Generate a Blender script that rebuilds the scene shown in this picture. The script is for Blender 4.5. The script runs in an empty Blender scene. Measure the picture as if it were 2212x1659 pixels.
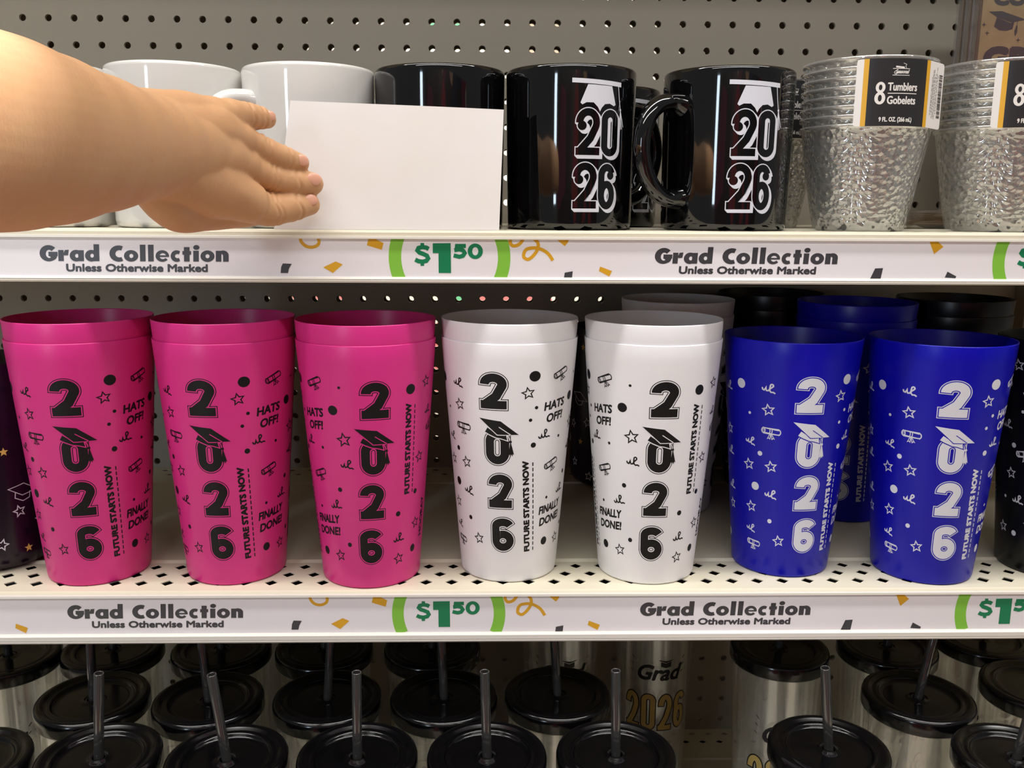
import bpy, bmesh, math, random
from mathutils import Vector, Matrix
from mathutils.geometry import tessellate_polygon

random.seed(7)
S = 0.0254                                   # every length below is in inches, scaled to metres


def V(x, y, z):
    """inches: x along the shelves, y into the wall (wall face at 0), z relative to the wall grid -> metres"""
    return Vector(((x - 18.0) * S, y * S, (z + 56.0) * S))


scene = bpy.context.scene
COL = scene.collection

# ------------------------------------------------------------------ camera
cam_data = bpy.data.cameras.new('camera')
cam_data.sensor_fit = 'HORIZONTAL'
cam_data.sensor_width = 36.0
cam_data.lens = 31.626
cam_data.clip_start = 0.02
cam_data.clip_end = 50
camera = bpy.data.objects.new('camera', cam_data)
R = Matrix(((0.99972, -0.000986, -0.023643), (-0.023032, 0.188747, -0.981756), (0.00543, 0.982025, 0.188671)))
camera.matrix_world = Matrix.Translation(V(18.3539, -37.7523, -7.3507)) @ R.to_4x4()
COL.objects.link(camera)
scene.camera = camera

# ------------------------------------------------------------------ world, lights, exposure
world = bpy.data.worlds.new('store_world')
scene.world = world
world.use_nodes = True
bg = world.node_tree.nodes['Background']
bg.inputs[0].default_value = (1.0, 0.97, 0.92, 1)
bg.inputs[1].default_value = 0.15


def area(name, loc, size, size_y, power, color, target):
    l = bpy.data.lights.new(name, 'AREA')
    l.shape = 'RECTANGLE'
    l.size = size * S
    l.size_y = size_y * S
    l.energy = power
    l.color = color
    o = bpy.data.objects.new(name, l)
    o.location = V(*loc)
    o.rotation_euler = (V(*target) - V(*loc)).to_track_quat('-Z', 'Y').to_euler()
    COL.objects.link(o)
    return o


area('ceiling_tube_light_near', (19, -29, 70), 150, 7, 70, (1.0, 0.965, 0.925), (19, -29, -60))
area('ceiling_tube_light_far', (19, -88, 70), 150, 7, 47, (1.0, 0.965, 0.925), (19, -60, -40))
area('store_front_window_light', (-62, -150, 6), 12, 60, 24, (0.70, 0.85, 1.0), (18, 0, -10))
area('next_aisle_light', (19, 11, 50), 120, 8, 230, (1.0, 0.96, 0.9), (19, 11, -60))

vs = scene.view_settings
vs.view_transform = 'Standard'
vs.look = 'None'
vs.gamma = 1.0
vs.use_curve_mapping = False
vs.exposure = 0.14
scene.cycles.max_bounces = 16
scene.cycles.transmission_bounces = 16
scene.cycles.transparent_max_bounces = 40
scene.cycles.glossy_bounces = 6
scene.cycles.caustics_reflective = False
scene.cycles.caustics_refractive = False


# ------------------------------------------------------------------ materials
def lin(c):
    return tuple(((v / 255) / 12.92 if v / 255 <= 0.04045 else ((v / 255 + 0.055) / 1.055) ** 2.4) for v in c) + (1.0,)


def mat(name, rgb, rough=0.5, spec=0.5, metal=0.0, coat=0.0, noise=None, bump=None, sss=0.0, trans=0.0, ior=1.45):
    m = bpy.data.materials.new(name)
    m.use_nodes = True
    nt = m.node_tree
    b = nt.nodes['Principled BSDF']
    b.inputs['Base Color'].default_value = rgb if len(rgb) == 4 else tuple(rgb) + (1.0,)
    b.inputs['Roughness'].default_value = rough
    b.inputs['Specular IOR Level'].default_value = spec
    b.inputs['Metallic'].default_value = metal
    b.inputs['Coat Weight'].default_value = coat
    b.inputs['IOR'].default_value = ior
    b.inputs['Transmission Weight'].default_value = trans
    if sss:
        b.inputs['Subsurface Weight'].default_value = sss
        b.inputs['Subsurface Scale'].default_value = 0.006
        b.inputs['Subsurface Radius'].default_value = (1.0, 0.35, 0.2)
    tc = nt.nodes.new('ShaderNodeTexCoord')
    if noise:
        scale, amount, rgb2 = noise
        n = nt.nodes.new('ShaderNodeTexNoise')
        n.inputs['Scale'].default_value = scale
        n.inputs['Detail'].default_value = 5
        nt.links.new(tc.outputs['Object'], n.inputs['Vector'])
        mx = nt.nodes.new('ShaderNodeMix')
        mx.data_type = 'RGBA'
        mx.inputs[6].default_value = b.inputs['Base Color'].default_value
        mx.inputs[7].default_value = rgb2
        mr = nt.nodes.new('ShaderNodeMapRange')
        mr.inputs[1].default_value = 0.35
        mr.inputs[2].default_value = 0.7
        mr.inputs[4].default_value = amount
        nt.links.new(n.outputs[0], mr.inputs[0])
        nt.links.new(mr.outputs[0], mx.inputs[0])
        nt.links.new(mx.outputs[2], b.inputs['Base Color'])
    if bump:
        kind, scale, strength, dist = bump
        if kind == 'noise':
            t = nt.nodes.new('ShaderNodeTexNoise')
            t.inputs['Detail'].default_value = 4
        else:
            t = nt.nodes.new('ShaderNodeTexVoronoi')
            t.feature = 'SMOOTH_F1'
        t.inputs['Scale'].default_value = scale
        nt.links.new(tc.outputs['Object'], t.inputs['Vector'])
        bp = nt.nodes.new('ShaderNodeBump')
        bp.inputs['Strength'].default_value = strength
        bp.inputs['Distance'].default_value = dist
        nt.links.new(t.outputs[0], bp.inputs['Height'])
        nt.links.new(bp.outputs[0], b.inputs['Normal'])
    return m


def thin_plastic(m, amount, tint):
    """let some light through a thin coloured shell"""
    nt = m.node_tree
    b = nt.nodes['Principled BSDF']
    out = nt.nodes['Material Output']
    t = nt.nodes.new('ShaderNodeBsdfTranslucent')
    t.inputs[0].default_value = tint
    mx = nt.nodes.new('ShaderNodeMixShader')
    mx.inputs[0].default_value = amount
    nt.links.new(b.outputs[0], mx.inputs[1])
    nt.links.new(t.outputs[0], mx.inputs[2])
    nt.links.new(mx.outputs[0], out.inputs[0])


def clear_mat(name, tint, gloss, rough, diffuse=0.0, bump=None, facing_boost=0.75):
    """clear plastic: see-through body, fresnel-like sheen, a little milkiness"""
    m = bpy.data.materials.new(name)
    m.use_nodes = True
    nt = m.node_tree
    nt.nodes.clear()
    out = nt.nodes.new('ShaderNodeOutputMaterial')
    tr = nt.nodes.new('ShaderNodeBsdfTransparent')
    tr.inputs[0].default_value = tint
    gl = nt.nodes.new('ShaderNodeBsdfGlossy')
    gl.inputs['Color'].default_value = (1, 1, 1, 1)
    gl.inputs['Roughness'].default_value = rough
    df = nt.nodes.new('ShaderNodeBsdfDiffuse')
    df.inputs[0].default_value = (0.8, 0.8, 0.78, 1)
    lw = nt.nodes.new('ShaderNodeLayerWeight')
    lw.inputs[0].default_value = 0.35
    mr = nt.nodes.new('ShaderNodeMapRange')
    mr.inputs[3].default_value = gloss
    mr.inputs[4].default_value = facing_boost
    nt.links.new(lw.outputs['Facing'], mr.inputs[0])
    m1 = nt.nodes.new('ShaderNodeMixShader')
    nt.links.new(mr.outputs[0], m1.inputs[0])
    nt.links.new(tr.outputs[0], m1.inputs[1])
    nt.links.new(gl.outputs[0], m1.inputs[2])
    m2 = nt.nodes.new('ShaderNodeMixShader')
    m2.inputs[0].default_value = diffuse
    nt.links.new(m1.outputs[0], m2.inputs[1])
    nt.links.new(df.outputs[0], m2.inputs[2])
    nt.links.new(m2.outputs[0], out.inputs[0])
    if bump:
        scale, strength, dist = bump
        tc = nt.nodes.new('ShaderNodeTexCoord')
        t = nt.nodes.new('ShaderNodeTexVoronoi')
        t.feature = 'F1'
        t.inputs['Scale'].default_value = scale
        t.inputs['Randomness'].default_value = 0.9
        nt.links.new(tc.outputs['Object'], t.inputs['Vector'])
        bp = nt.nodes.new('ShaderNodeBump')
        bp.inputs['Strength'].default_value = strength
        bp.inputs['Distance'].default_value = dist
        nt.links.new(t.outputs[0], bp.inputs['Height'])
        nt.links.new(bp.outputs[0], gl.inputs['Normal'])
        nt.links.new(bp.outputs[0], lw.inputs['Normal'])
        nt.links.new(bp.outputs[0], df.inputs['Normal'])
    return m


M = {}
M['pegboard'] = mat('pegboard_paint', lin((156, 149, 136)), 0.55, 0.3, noise=(3, 0.25, lin((147, 139, 125))))
M['shelf'] = mat('shelf_enamel', lin((214, 207, 186)), 0.38, 0.45, noise=(6, 0.2, lin((205, 198, 176))))
M['rail'] = mat('price_rail_plastic', lin((214, 209, 200)), 0.28, 0.5)
M['strip'] = mat('strip_paper', lin((230, 226, 230)), 0.32, 0.5)
M['charcoal'] = mat('charcoal_print', lin((62, 62, 66)), 0.35, 0.5)
M['green'] = mat('dark_green_print', lin((20, 122, 80)), 0.35, 0.5)
M['lime'] = mat('lime_print', lin((128, 190, 66)), 0.35, 0.5)
M['gold'] = mat('gold_print', lin((214, 160, 40)), 0.35, 0.5)
M['pink'] = mat('pink_plastic', lin((222, 54, 140)), 0.34, 0.45)
M['white_cup'] = mat('white_plastic', lin((247, 246, 249)), 0.36, 0.45)
thin_plastic(M['pink'], 0.07, lin((236, 62, 150)))
thin_plastic(M['white_cup'], 0.10, lin((236, 238, 248)))
M['blue'] = mat('blue_plastic', lin((8, 8, 168)), 0.34, 0.4)
M['black_cup'] = mat('black_plastic', lin((10, 10, 14)), 0.3, 0.45)
M['purple_black'] = mat('purple_black_plastic', lin((24, 10, 30)), 0.25, 0.5)
M['ink_black'] = mat('black_ink', lin((18, 18, 20)), 0.45, 0.3)
M['ink_white'] = mat('white_ink', lin((214, 216, 226)), 0.5, 0.3)
M['ink_gold'] = mat('gold_ink', lin((226, 190, 100)), 0.4, 0.4)
M['tumbler_gold'] = mat('dull_gold_ink', lin((176, 152, 88)), 0.5, 0.3)
M['white_mug'] = mat('white_ceramic_glaze', lin((212, 210, 206)), 0.08, 0.55, coat=0.4)
M['black_mug'] = mat('black_ceramic_glaze', lin((7, 7, 9)), 0.06, 0.6, coat=0.5)
M['paper'] = mat('white_card_paper', lin((228, 225, 225)), 0.7, 0.2, noise=(14, 0.5, lin((222, 215, 203))))
M['skin'] = mat('skin', lin((200, 155, 114)), 0.5, 0.35, noise=(40, 0.3, lin((188, 136, 99))), bump=('noise', 420, 0.25, 0.0006), sss=0.12)
M['nail'] = mat('fingernail', lin((220, 164, 140)), 0.25, 0.5)
M['lid'] = mat('black_lid_plastic', lin((6, 6, 8)), 0.16, 0.5)
M['straw'] = clear_mat('smoky_straw_plastic', (0.12, 0.11, 0.12, 1), 0.06, 0.12, 0.03, facing_boost=0.3)
M['acrylic'] = clear_mat('clear_acrylic', (0.93, 0.93, 0.91, 1), 0.10, 0.10, 0.06, facing_boost=0.55)
M['hammered'] = clear_mat('hammered_clear_plastic', (0.93, 0.94, 0.93, 1), 0.26, 0.06, 0.10, bump=(235, 0.7, 0.002), facing_boost=0.7)
M['clear_rim'] = clear_mat('clear_smooth_rim', (0.95, 0.95, 0.95, 1), 0.35, 0.06, 0.12, facing_boost=0.8)
M['film'] = clear_mat('shrink_film', (0.97, 0.97, 0.97, 1), 0.10, 0.10, 0.03, facing_boost=0.6)
M['label_black'] = mat('label_black_print', lin((44, 43, 45)), 0.35, 0.5)
M['label_white'] = mat('label_white_paper', lin((232, 228, 224)), 0.35, 0.5)
M['label_gold'] = mat('label_gold_print', lin((222, 168, 40)), 0.35, 0.5)
M['kraft'] = mat('kraft_paper', lin((190, 162, 118)), 0.7, 0.2, noise=(60, 0.6, lin((164, 134, 92))))
M['kraft_edge'] = mat('kraft_paper_edge', lin((120, 92, 70)), 0.8, 0.2)
M['plate'] = mat('brown_paper_plate', lin((178, 138, 92)), 0.6, 0.3)
M['dark'] = mat('hollow_shade', (0.01, 0.01, 0.01), 0.9, 0.1)  # near-black colour stands in for shade inside slots and under the decks
M['steel'] = mat('upright_steel', lin((170, 165, 150)), 0.35, 0.5, metal=0.4)


# ------------------------------------------------------------------ object helpers
def tag(o, label=None, cat=None, group=None, kind=None):
    if label:
        o['label'] = label
    if cat:
        o['category'] = cat
    if group:
        o['group'] = group
    if kind:
        o['kind'] = kind
    return o


def empty(name, loc, rz=0.0):
    o = bpy.data.objects.new(name, None)
    o.empty_display_size = 0.02
    COL.objects.link(o)
    o.location = V(*loc)
    o.rotation_euler = (0, 0, rz)
    return o


def to_mesh(name, bm, mats, smooth=True, weld=True):
    if weld:
        bmesh.ops.remove_doubles(bm, verts=bm.verts, dist=1e-5)
    bm.transform(Matrix.Scale(S, 4))
    me = bpy.data.meshes.new(name)
    bm.to_mesh(me)
    bm.free()
    for m in mats:
        me.materials.append(M[m] if isinstance(m, str) else m)
    if smooth:
        me.polygons.foreach_set('use_smooth', [True] * len(me.polygons))
    me.update()
    return me


def link(name, me, parent=None, loc=None, rz=0.0):
    o = bpy.data.objects.new(name, me)
    COL.objects.link(o)
    if parent is not None:
        o.parent = parent
        if loc is not None:
            o.location = Vector(loc) * S
    elif loc is not None:
        o.location = V(*loc)
    o.rotation_euler = (0, 0, rz)
    return o


def lathe(bm, prof, seg=72, mi=0):
    """revolve (r, z) pairs about z; starts facing -y so that angle 0 is the front"""
    rings = []
    for r, z in prof:
        if r < 1e-6:
            rings.append([bm.verts.new((0, 0, z))])
        else:
            rings.append([bm.verts.new((r * math.sin(2 * math.pi * k / seg), -r * math.cos(2 * math.pi * k / seg), z)) for k in range(seg)])
    for a, b in zip(rings, rings[1:]):
        for k in range(seg):
            k2 = (k + 1) % seg
            if len(a) == 1 and len(b) == 1:
                continue
            if len(a) == 1:
                f = bm.faces.new((a[0], b[k2], b[k]))
            elif len(b) == 1:
                f = bm.faces.new((a[k], a[k2], b[0]))
            else:
                f = bm.faces.new((a[k], a[k2], b[k2], b[k]))
            f.material_index = mi
    return bm


def box(bm, x0, x1, y0, y1, z0, z1, mi=0, bevel=0.0):
    r = bmesh.ops.create_cube(bm, size=1.0, matrix=Matrix.Translation(((x0 + x1) / 2, (y0 + y1) / 2, (z0 + z1) / 2)) @ Matrix.Diagonal((x1 - x0, y1 - y0, z1 - z0, 1)))
    fs = {f for v in r['verts'] for f in v.link_faces}
    for f in fs:
        f.material_index = mi
    if bevel:
        es = {e for v in r['verts'] for e in v.link_edges}
        q = bmesh.ops.bevel(bm, geom=list(es), offset=bevel, segments=2, affect='EDGES')
        for f in q['faces']:
            f.material_index = mi


def tube(bm, pts, rads, seg=16, mi=0, cap=True, flat=1.0, up=Vector((0, 0, 1))):
    """tube through pts; flat squashes the section across 'up'"""
    pts = [Vector(p) for p in pts]
    rings = []
    for i, p in enumerate(pts):
        t = (pts[min(i + 1, len(pts) - 1)] - pts[max(i - 1, 0)]).normalized()
        u = up - t * up.dot(t)
        if u.length < 1e-3:
            u = Vector((1, 0, 0)) - t * t.x
        u.normalize()
        w = t.cross(u)
        r = rads[i] if isinstance(rads, (list, tuple)) else rads
        rings.append([bm.verts.new(p + (u * math.cos(2 * math.pi * k / seg) * flat + w * math.sin(2 * math.pi * k / seg)) * r) for k in range(seg)])
    for a, b in zip(rings, rings[1:]):
        for k in range(seg):
            f = bm.faces.new((a[k], a[(k + 1) % seg], b[(k + 1) % seg], b[k]))
            f.material_index = mi
    if cap:
        for rg in (rings[0], rings[-1]):
            f = bm.faces.new(rg)
            f.material_index = mi
    return bm


# ------------------------------------------------------------------ flat art: 2D shapes, later laid on a plane or wrapped on a cup
FONT_CACHE = {}


def font_tris(s):
    if s not in FONT_CACHE:
        c = bpy.data.curves.new('lettering', 'FONT')
        c.body = s
        c.resolution_u = 3
        o = bpy.data.objects.new('lettering', c)
        COL.objects.link(o)
        dg = bpy.context.evaluated_depsgraph_get()
        ev = o.evaluated_get(dg)
        me = ev.to_mesh()
        me.calc_loop_triangles()
        vs_ = [(v.co.x, v.co.y) for v in me.vertices]
        ts = [tuple(t.vertices) for t in me.loop_triangles]
        ev.to_mesh_clear()
        bpy.data.objects.remove(o)
        bpy.data.curves.remove(c)
        FONT_CACHE[s] = (vs_, ts)
    return FONT_CACHE[s]


class Art:
    def __init__(self):
        self.f = []                                     # (points, layer, material index)
        self.n = 0

    def sub(self, layer):
        self.n += 1
        return layer + 0.09 * (self.n % 10)             # overlapping shapes never share a plane

    def poly(self, pts, mi, layer=1):
        pts = [tuple(p) for p in pts]
        layer = self.sub(layer)
        for t in tessellate_polygon([[Vector((x, y, 0)) for x, y in pts]]):
            self.f.append(([pts[i] for i in t], layer, mi))

    def rect(self, x0, y0, x1, y1, mi, layer=1):
        self.f.append(([(x0, y0), (x1, y0), (x1, y1), (x0, y1)], self.sub(layer), mi))

    def stroke(self, pts, w, mi, layer=1, closed=False, ext=0.0):
        p = [Vector(q) for q in pts]
        n = len(p)
        layer = self.sub(layer)
        if ext and not closed:
            p[0] = p[0] + (p[0] - p[1]).normalized() * ext
            p[-1] = p[-1] + (p[-1] - p[-2]).normalized() * ext
        L, Rr = [], []
        for i in range(n):
            a = p[i - 1] if (i > 0 or closed) else None
            b = p[(i + 1) % n] if (i < n - 1 or closed) else None
            d1 = (p[i] - a).normalized() if a is not None else None
            d2 = (b - p[i]).normalized() if b is not None else None
            if d1 is None:
                d1 = d2
            if d2 is None:
                d2 = d1
            n1 = Vector((-d1.y, d1.x))
            n2 = Vector((-d2.y, d2.x))
            m = n1 + n2
            if m.length < 1e-6:
                m = n1
            m.normalize()
            k = min(1.0 / max(m.dot(n1), 0.35), 2.0)
            L.append(p[i] + m * k * w / 2)
            Rr.append(p[i] - m * k * w / 2)
        for i in range(n if closed else n - 1):
            j = (i + 1) % n
            self.f.append(([tuple(Rr[i]), tuple(Rr[j]), tuple(L[j]), tuple(L[i])], layer, mi))

    def disc(self, x, y, r, mi, layer=1, n=24, ry=None):
        ry = ry or r
        self.poly([(x + r * math.cos(2 * math.pi * k / n), y + ry * math.sin(2 * math.pi * k / n)) for k in range(n)], mi, layer)

    def annulus(self, cx, cy, rx, ry, hx, hy, hrx, hry, mi, layer=1, a0=0, a1=360, n=40):
        layer = self.sub(layer)
        for k in range(n):
            A = math.radians(a0 + (a1 - a0) * k / n)
            B = math.radians(a0 + (a1 - a0) * (k + 1) / n)
            self.f.append(([(hx + hrx * math.cos(A), hy + hry * math.sin(A)), (cx + rx * math.cos(A), cy + ry * math.sin(A)),
                            (cx + rx * math.cos(B), cy + ry * math.sin(B)), (hx + hrx * math.cos(B), hy + hry * math.sin(B))], layer, mi))

    def text(self, s, x, y, h, mi, layer=1, bold=0.0, width=None, xs=1.0, shear=0.0, rot=0.0, align='C', spread=None):
        """h is cap height; the text's own centre (align C) or left end (L) sits at x, baseline at y; rot in degrees about (x, y)"""
        vs_, ts = font_tris(s)
        if not vs_:
            return
        x0 = min(v[0] for v in vs_)
        x1 = max(v[0] for v in vs_)
        k = h / 0.69
        kx = k * xs
        if width:
            kx = width / (x1 - x0)
        cx = (x0 + x1) / 2 if align == 'C' else x0
        c, sn = math.cos(math.radians(rot)), math.sin(math.radians(rot))
        offs = [(0, 0)]
        if bold:
            offs = [(bold * math.cos(a), bold * math.sin(a)) for a in [i * math.pi / 4 + math.pi / 8 for i in range(8)]]
        for ox, oy in offs:
            ly = self.sub(layer)
            q = []
            for vx, vy in vs_:
                X = (vx - cx) * kx + ox
                Y = vy * k + oy
                X += shear * Y
                q.append((x + X * c - Y * sn, y + X * sn + Y * c))
            for t in ts:
                self.f.append(([q[i] for i in t], ly, mi))

    def place(self, other, x, y, sx=1.0, sy=None, rot=0.0, mi=None, shear=0.0, dl=0):
        sy = sx if sy is None else sy
        c, sn = math.cos(math.radians(rot)), math.sin(math.radians(rot))
        for pts, layer, m in other.f:
            q = []
            for px, py in pts:
                X = px * sx + shear * py * sy
                Y = py * sy
                q.append((x + X * c - Y * sn, y + X * sn + Y * c))
            self.f.append((q, layer + dl, m if mi is None else mi))

    def bm(self, clip=None, cut=None):
        b = bmesh.new()
        for pts, layer, mi in self.f:
            try:
                f = b.faces.new([b.verts.new((px, layer, py)) for px, py in pts])
                f.material_index = mi
            except ValueError:
                pass
        if clip:
            x0, x1, z0, z1 = clip
            for co, no in (((x0, 0, 0), (-1, 0, 0)), ((x1, 0, 0), (1, 0, 0)), ((0, 0, z0), (0, 0, -1)), ((0, 0, z1), (0, 0, 1))):
                bmesh.ops.bisect_plane(b, geom=b.verts[:] + b.edges[:] + b.faces[:], plane_co=co, plane_no=no, clear_outer=True, dist=1e-6)
        if cut:
            x0, x1, st = cut
            n = int((x1 - x0) / st)
            for k in range(1, n):
                bmesh.ops.bisect_plane(b, geom=b.verts[:] + b.edges[:] + b.faces[:], plane_co=(x0 + k * st, 0, 0), plane_no=(1, 0, 0), dist=1e-6)
        return b


def merge(dst, src, fn, offset=0):
    """copy src faces into dst with vertices moved by fn((x, layer, z)) and material indices shifted"""
    mp = {}
    for v in src.verts:
        mp[v] = dst.verts.new(fn(v.co))
    for f in src.faces:
        try:
            g = dst.faces.new([mp[v] for v in f.verts])
            g.material_index = f.material_index + offset
        except ValueError:
            pass
    src.free()


def arc(cx, cy, rx, ry, a0, a1, n=18):
    return [(cx + rx * math.cos(math.radians(a0 + (a1 - a0) * k / n)), cy + ry * math.sin(math.radians(a0 + (a1 - a0) * k / n))) for k in range(n + 1)]


def smooth2(c, n=6):
    out = []
    for i in range(len(c) - 1):
        p0, p1, p2, p3 = c[max(i - 1, 0)], c[i], c[i + 1], c[min(i + 2, len(c) - 1)]
        for k in range(n):
            u = k / n
            out.append(tuple(0.5 * ((2 * p1[j]) + (-p0[j] + p2[j]) * u + (2 * p0[j] - 5 * p1[j] + 4 * p2[j] - p3[j]) * u * u + (-p0[j] + 3 * p1[j] - 3 * p2[j] + p3[j]) * u ** 3) for j in (0, 1)))
    out.append(c[-1])
    return out


def digit_lines(d, W, H, t):
    """centre lines of a bold digit in a W x H box with stroke t: list of (points, closed)"""
    if d == '2':
        rx = W / 2 - t / 2
        ry = H * 0.30 - t / 2
        cy = H - t / 2 - ry
        a = arc(W / 2, cy, rx, ry, 183, -28, 20)
        return [(a + [(W * 0.60, H * 0.36), (t * 0.62, t * 0.62)], False), ([(0, t / 2), (W, t / 2)], False)]
    if d == '0':
        rx = W / 2 - t / 2
        return [(arc(W / 2, H - t / 2 - rx, rx, rx, 0, 180, 14) + arc(W / 2, t / 2 + rx, rx, rx, 180, 360, 14), True)]
    if d == '6':
        rx = W / 2 - t / 2
        ry = H * 0.315 - t / 2
        ring = arc(W / 2, t / 2 + ry, rx, ry, 0, 345, 28)
        tail = arc(W / 2, H - t / 2 - H * 0.26 + t / 2, rx, H * 0.26 - t / 2, 18, 180, 16) + [(t / 2, H * 0.45), (t / 2, t / 2 + ry)]
        return [(ring, True), (tail, False)]


def digit(art, d, x, y, W, H, t, layers):
    """layers: list of (extra width, material index, layer, dx, dy) drawn bottom up; x is the centre, y the base"""
    for extra, mi, ly, dx, dy in layers:
        for pts, closed in digit_lines(d, W, H, t):
            art.stroke([(px + x - W / 2 + dx, py + y + dy) for px, py in pts], t + extra, mi, ly, closed, ext=extra / 2)


# ------------------------------------------------------------------ small motifs for the party cups
def star_pts(r, q=0.45):
    return [((r if k % 2 == 0 else r * q) * math.sin(math.pi * k / 5), (r if k % 2 == 0 else r * q) * math.cos(math.pi * k / 5)) for k in range(10)]


def motif_star(mi=0):
    a = Art()
    a.stroke(star_pts(0.17), 0.034, mi, 1, True)
    return a


def motif_diploma(mi=0):
    a = Art()
    w = 0.027
    a.stroke([(-0.2, -0.07), (0.2, -0.07)] + arc(0.2, 0, 0.045, 0.07, -90, 90, 6) + [(0.2, 0.07), (-0.2, 0.07)] + arc(-0.2, 0, 0.045, 0.07, 90, 270, 6), w, mi, 1, True)
    a.stroke(arc(-0.2, 0, 0.045, 0.07, -90, 90, 6), w, mi)
    a.stroke(arc(-0.2, 0.0, 0.02, 0.03, 0, 300, 8), 0.014, mi)
    for dx in (-0.035, 0.02):
        a.stroke([(dx, 0.07), (dx + 0.012, 0), (dx, -0.07)], w * 0.8, mi)
    a.stroke([(-0.02, -0.08), (-0.075, -0.22), (-0.04, -0.19), (-0.005, -0.22), (0.0, -0.08)], w * 0.8, mi)
    a.stroke([(0.0, -0.08), (0.05, -0.22), (0.07, -0.185), (0.11, -0.2), (0.02, -0.08)], w * 0.8, mi)
    return a


def motif_squiggle(mi=0):
    a = Art()
    p = [(-0.17, 0.0), (-0.15, -0.05), (-0.11, -0.06), (-0.085, 0.0), (-0.08, 0.04), (-0.075, -0.02), (-0.05, -0.06), (-0.01, -0.05), (0.01, 0.0), (0.06, 0.06)]
    p += arc(0.045, 0.09, 0.035, 0.045, 0, 180, 8) + [(0.01, 0.03), (0.02, -0.04), (0.06, -0.075), (0.11, -0.06), (0.16, -0.085)]
    a.stroke(p, 0.036, mi)
    return a


def motif_cap(mi=0, gap=1):
    """mortar board with tassel, origin near the middle of the board; about 0.95 wide"""
    a = Art()
    board = [(-0.50, 0.22), (0.05, 0.155), (0.50, -0.21), (-0.04, -0.21)]
    band = [(-0.29, -0.03), (-0.04, -0.205), (0.18, -0.225), (0.21, -0.36), (0.06, -0.31), (-0.07, -0.29), (-0.24, -0.215), (-0.36, -0.15)]
    a.poly([(-0.31, 0.0), (-0.04, -0.19), (0.205, -0.205), (0.24, -0.395), (0.06, -0.335), (-0.08, -0.315), (-0.25, -0.24), (-0.40, -0.155)], gap, 4)
    a.poly(band, mi, 5)
    a.poly([(-0.54, 0.245), (0.06, 0.18), (0.55, -0.232), (-0.05, -0.232)], gap, 5)
    a.poly(board, mi, 6)
    a.stroke([(0.0, 0.0), (0.285, -0.20), (0.29, -0.39)], 0.02, gap, 7)
    a.stroke([(0.288, -0.212), (0.29, -0.39)], 0.018, mi, 7)
    a.disc(0.29, -0.40, 0.035, mi, 7, 12)
    a.poly([(0.28, -0.44), (0.305, -0.44), (0.385, -0.76), (0.355, -0.73), (0.34, -0.80), (0.31, -0.74), (0.285, -0.81), (0.27, -0.74), (0.24, -0.79)], mi, 7)
    return a


# ------------------------------------------------------------------ room shell: pegboard backs, floor, neighbouring gondolas
def pegboard_mesh():
    bm = bmesh.new()
    xs = [float(i) for i in range(-14, 54)]
    zs = [float(-k) for k in range(-14, 21)] + [-21.35 - k for k in range(0, 13)]
    n = 14
    for j, z in enumerate(zs):
        zt = (z + zs[j - 1]) / 2 if j else z + 0.5
        zb = (z + zs[j + 1]) / 2 if j < len(zs) - 1 else z - 0.5
        for x in xs:
            hole, hole_b, edge = [], [], []
            for k in range(n):
                a = 2 * math.pi * (k + 0.5) / n
                c, s_ = math.cos(a), math.sin(a)
                hole.append(bm.verts.new((x + 0.135 * c, 0, z + 0.135 * s_)))
                hole_b.append(bm.verts.new((x + 0.135 * c, 0.13, z + 0.135 * s_)))
                up = zt - z if s_ > 0 else z - zb
                m = min(0.5 / max(abs(c), 1e-6), up / max(abs(s_), 1e-6))
                edge.append(bm.verts.new((x + m * c, 0, z + m * s_)))
            corners = {}
            for sx in (-1, 1):
                for sz in (-1, 1):
                    corners[(sx, sz)] = bm.verts.new((x + 0.5 * sx, 0, zt if sz > 0 else zb))
            for k in range(n):
                k2 = (k + 1) % n
                e1, e2 = edge[k].co, edge[k2].co
                vs_ = [hole[k], edge[k]]
                on_side1 = abs(abs(e1.x - x) - 0.5) < 1e-6
                on_side2 = abs(abs(e2.x - x) - 0.5) < 1e-6
                if on_side1 != on_side2:
                    sx = 1 if (e1.x if on_side1 else e2.x) > x else -1
                    sz = 1 if (e2.z if on_side1 else e1.z) > z else -1
                    vs_.append(corners[(sx, sz)])
                vs_ += [edge[k2], hole[k2]]
                bm.faces.new(vs_)
                bm.faces.new((hole[k], hole[k2], hole_b[k2], hole_b[k]))
            # unused corner vertices vanish with the weld
    loose = [v for v in bm.verts if not v.link_faces]
    bmesh.ops.delete(bm, geom=loose, context='VERTS')
    return to_mesh('pegboard', bm, ['pegboard'], smooth=False)


peg = pegboard_mesh()
tag(link('wall_back', peg, None, (0, 0, 0)), kind='structure')
tag(link('wall_behind', peg, None, (0, 0.82, 0)), kind='structure')

# back of the goods that hang in the next aisle, seen only through the peg holes
m = bpy.data.materials.new('next_aisle_goods')
m.use_nodes = True
nt = m.node_tree
b = nt.nodes['Principled BSDF']
tc = nt.nodes.new('ShaderNodeTexCoord')
vo = nt.nodes.new('ShaderNodeTexVoronoi')
vo.inputs['Scale'].default_value = 7.0
cr = nt.nodes.new('ShaderNodeValToRGB')
cr.color_ramp.interpolation = 'CONSTANT'
els = cr.color_ramp.elements
els[0].color = lin((235, 232, 225))
els[1].position = 0.5
els[1].color = lin((240, 236, 226))
for p_, c_ in ((0.62, lin((230, 130, 130))), (0.72, lin((200, 170, 150))), (0.8, lin((245, 245, 240))), (0.9, lin((110, 200, 150)))):
    e = els.new(p_)
    e.color = c_
nt.links.new(tc.outputs['Object'], vo.inputs['Vector'])
sep = nt.nodes.new('ShaderNodeSeparateColor')
nt.links.new(vo.outputs['Color'], sep.inputs[0])
nt.links.new(sep.outputs[0], cr.inputs[0])
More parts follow.
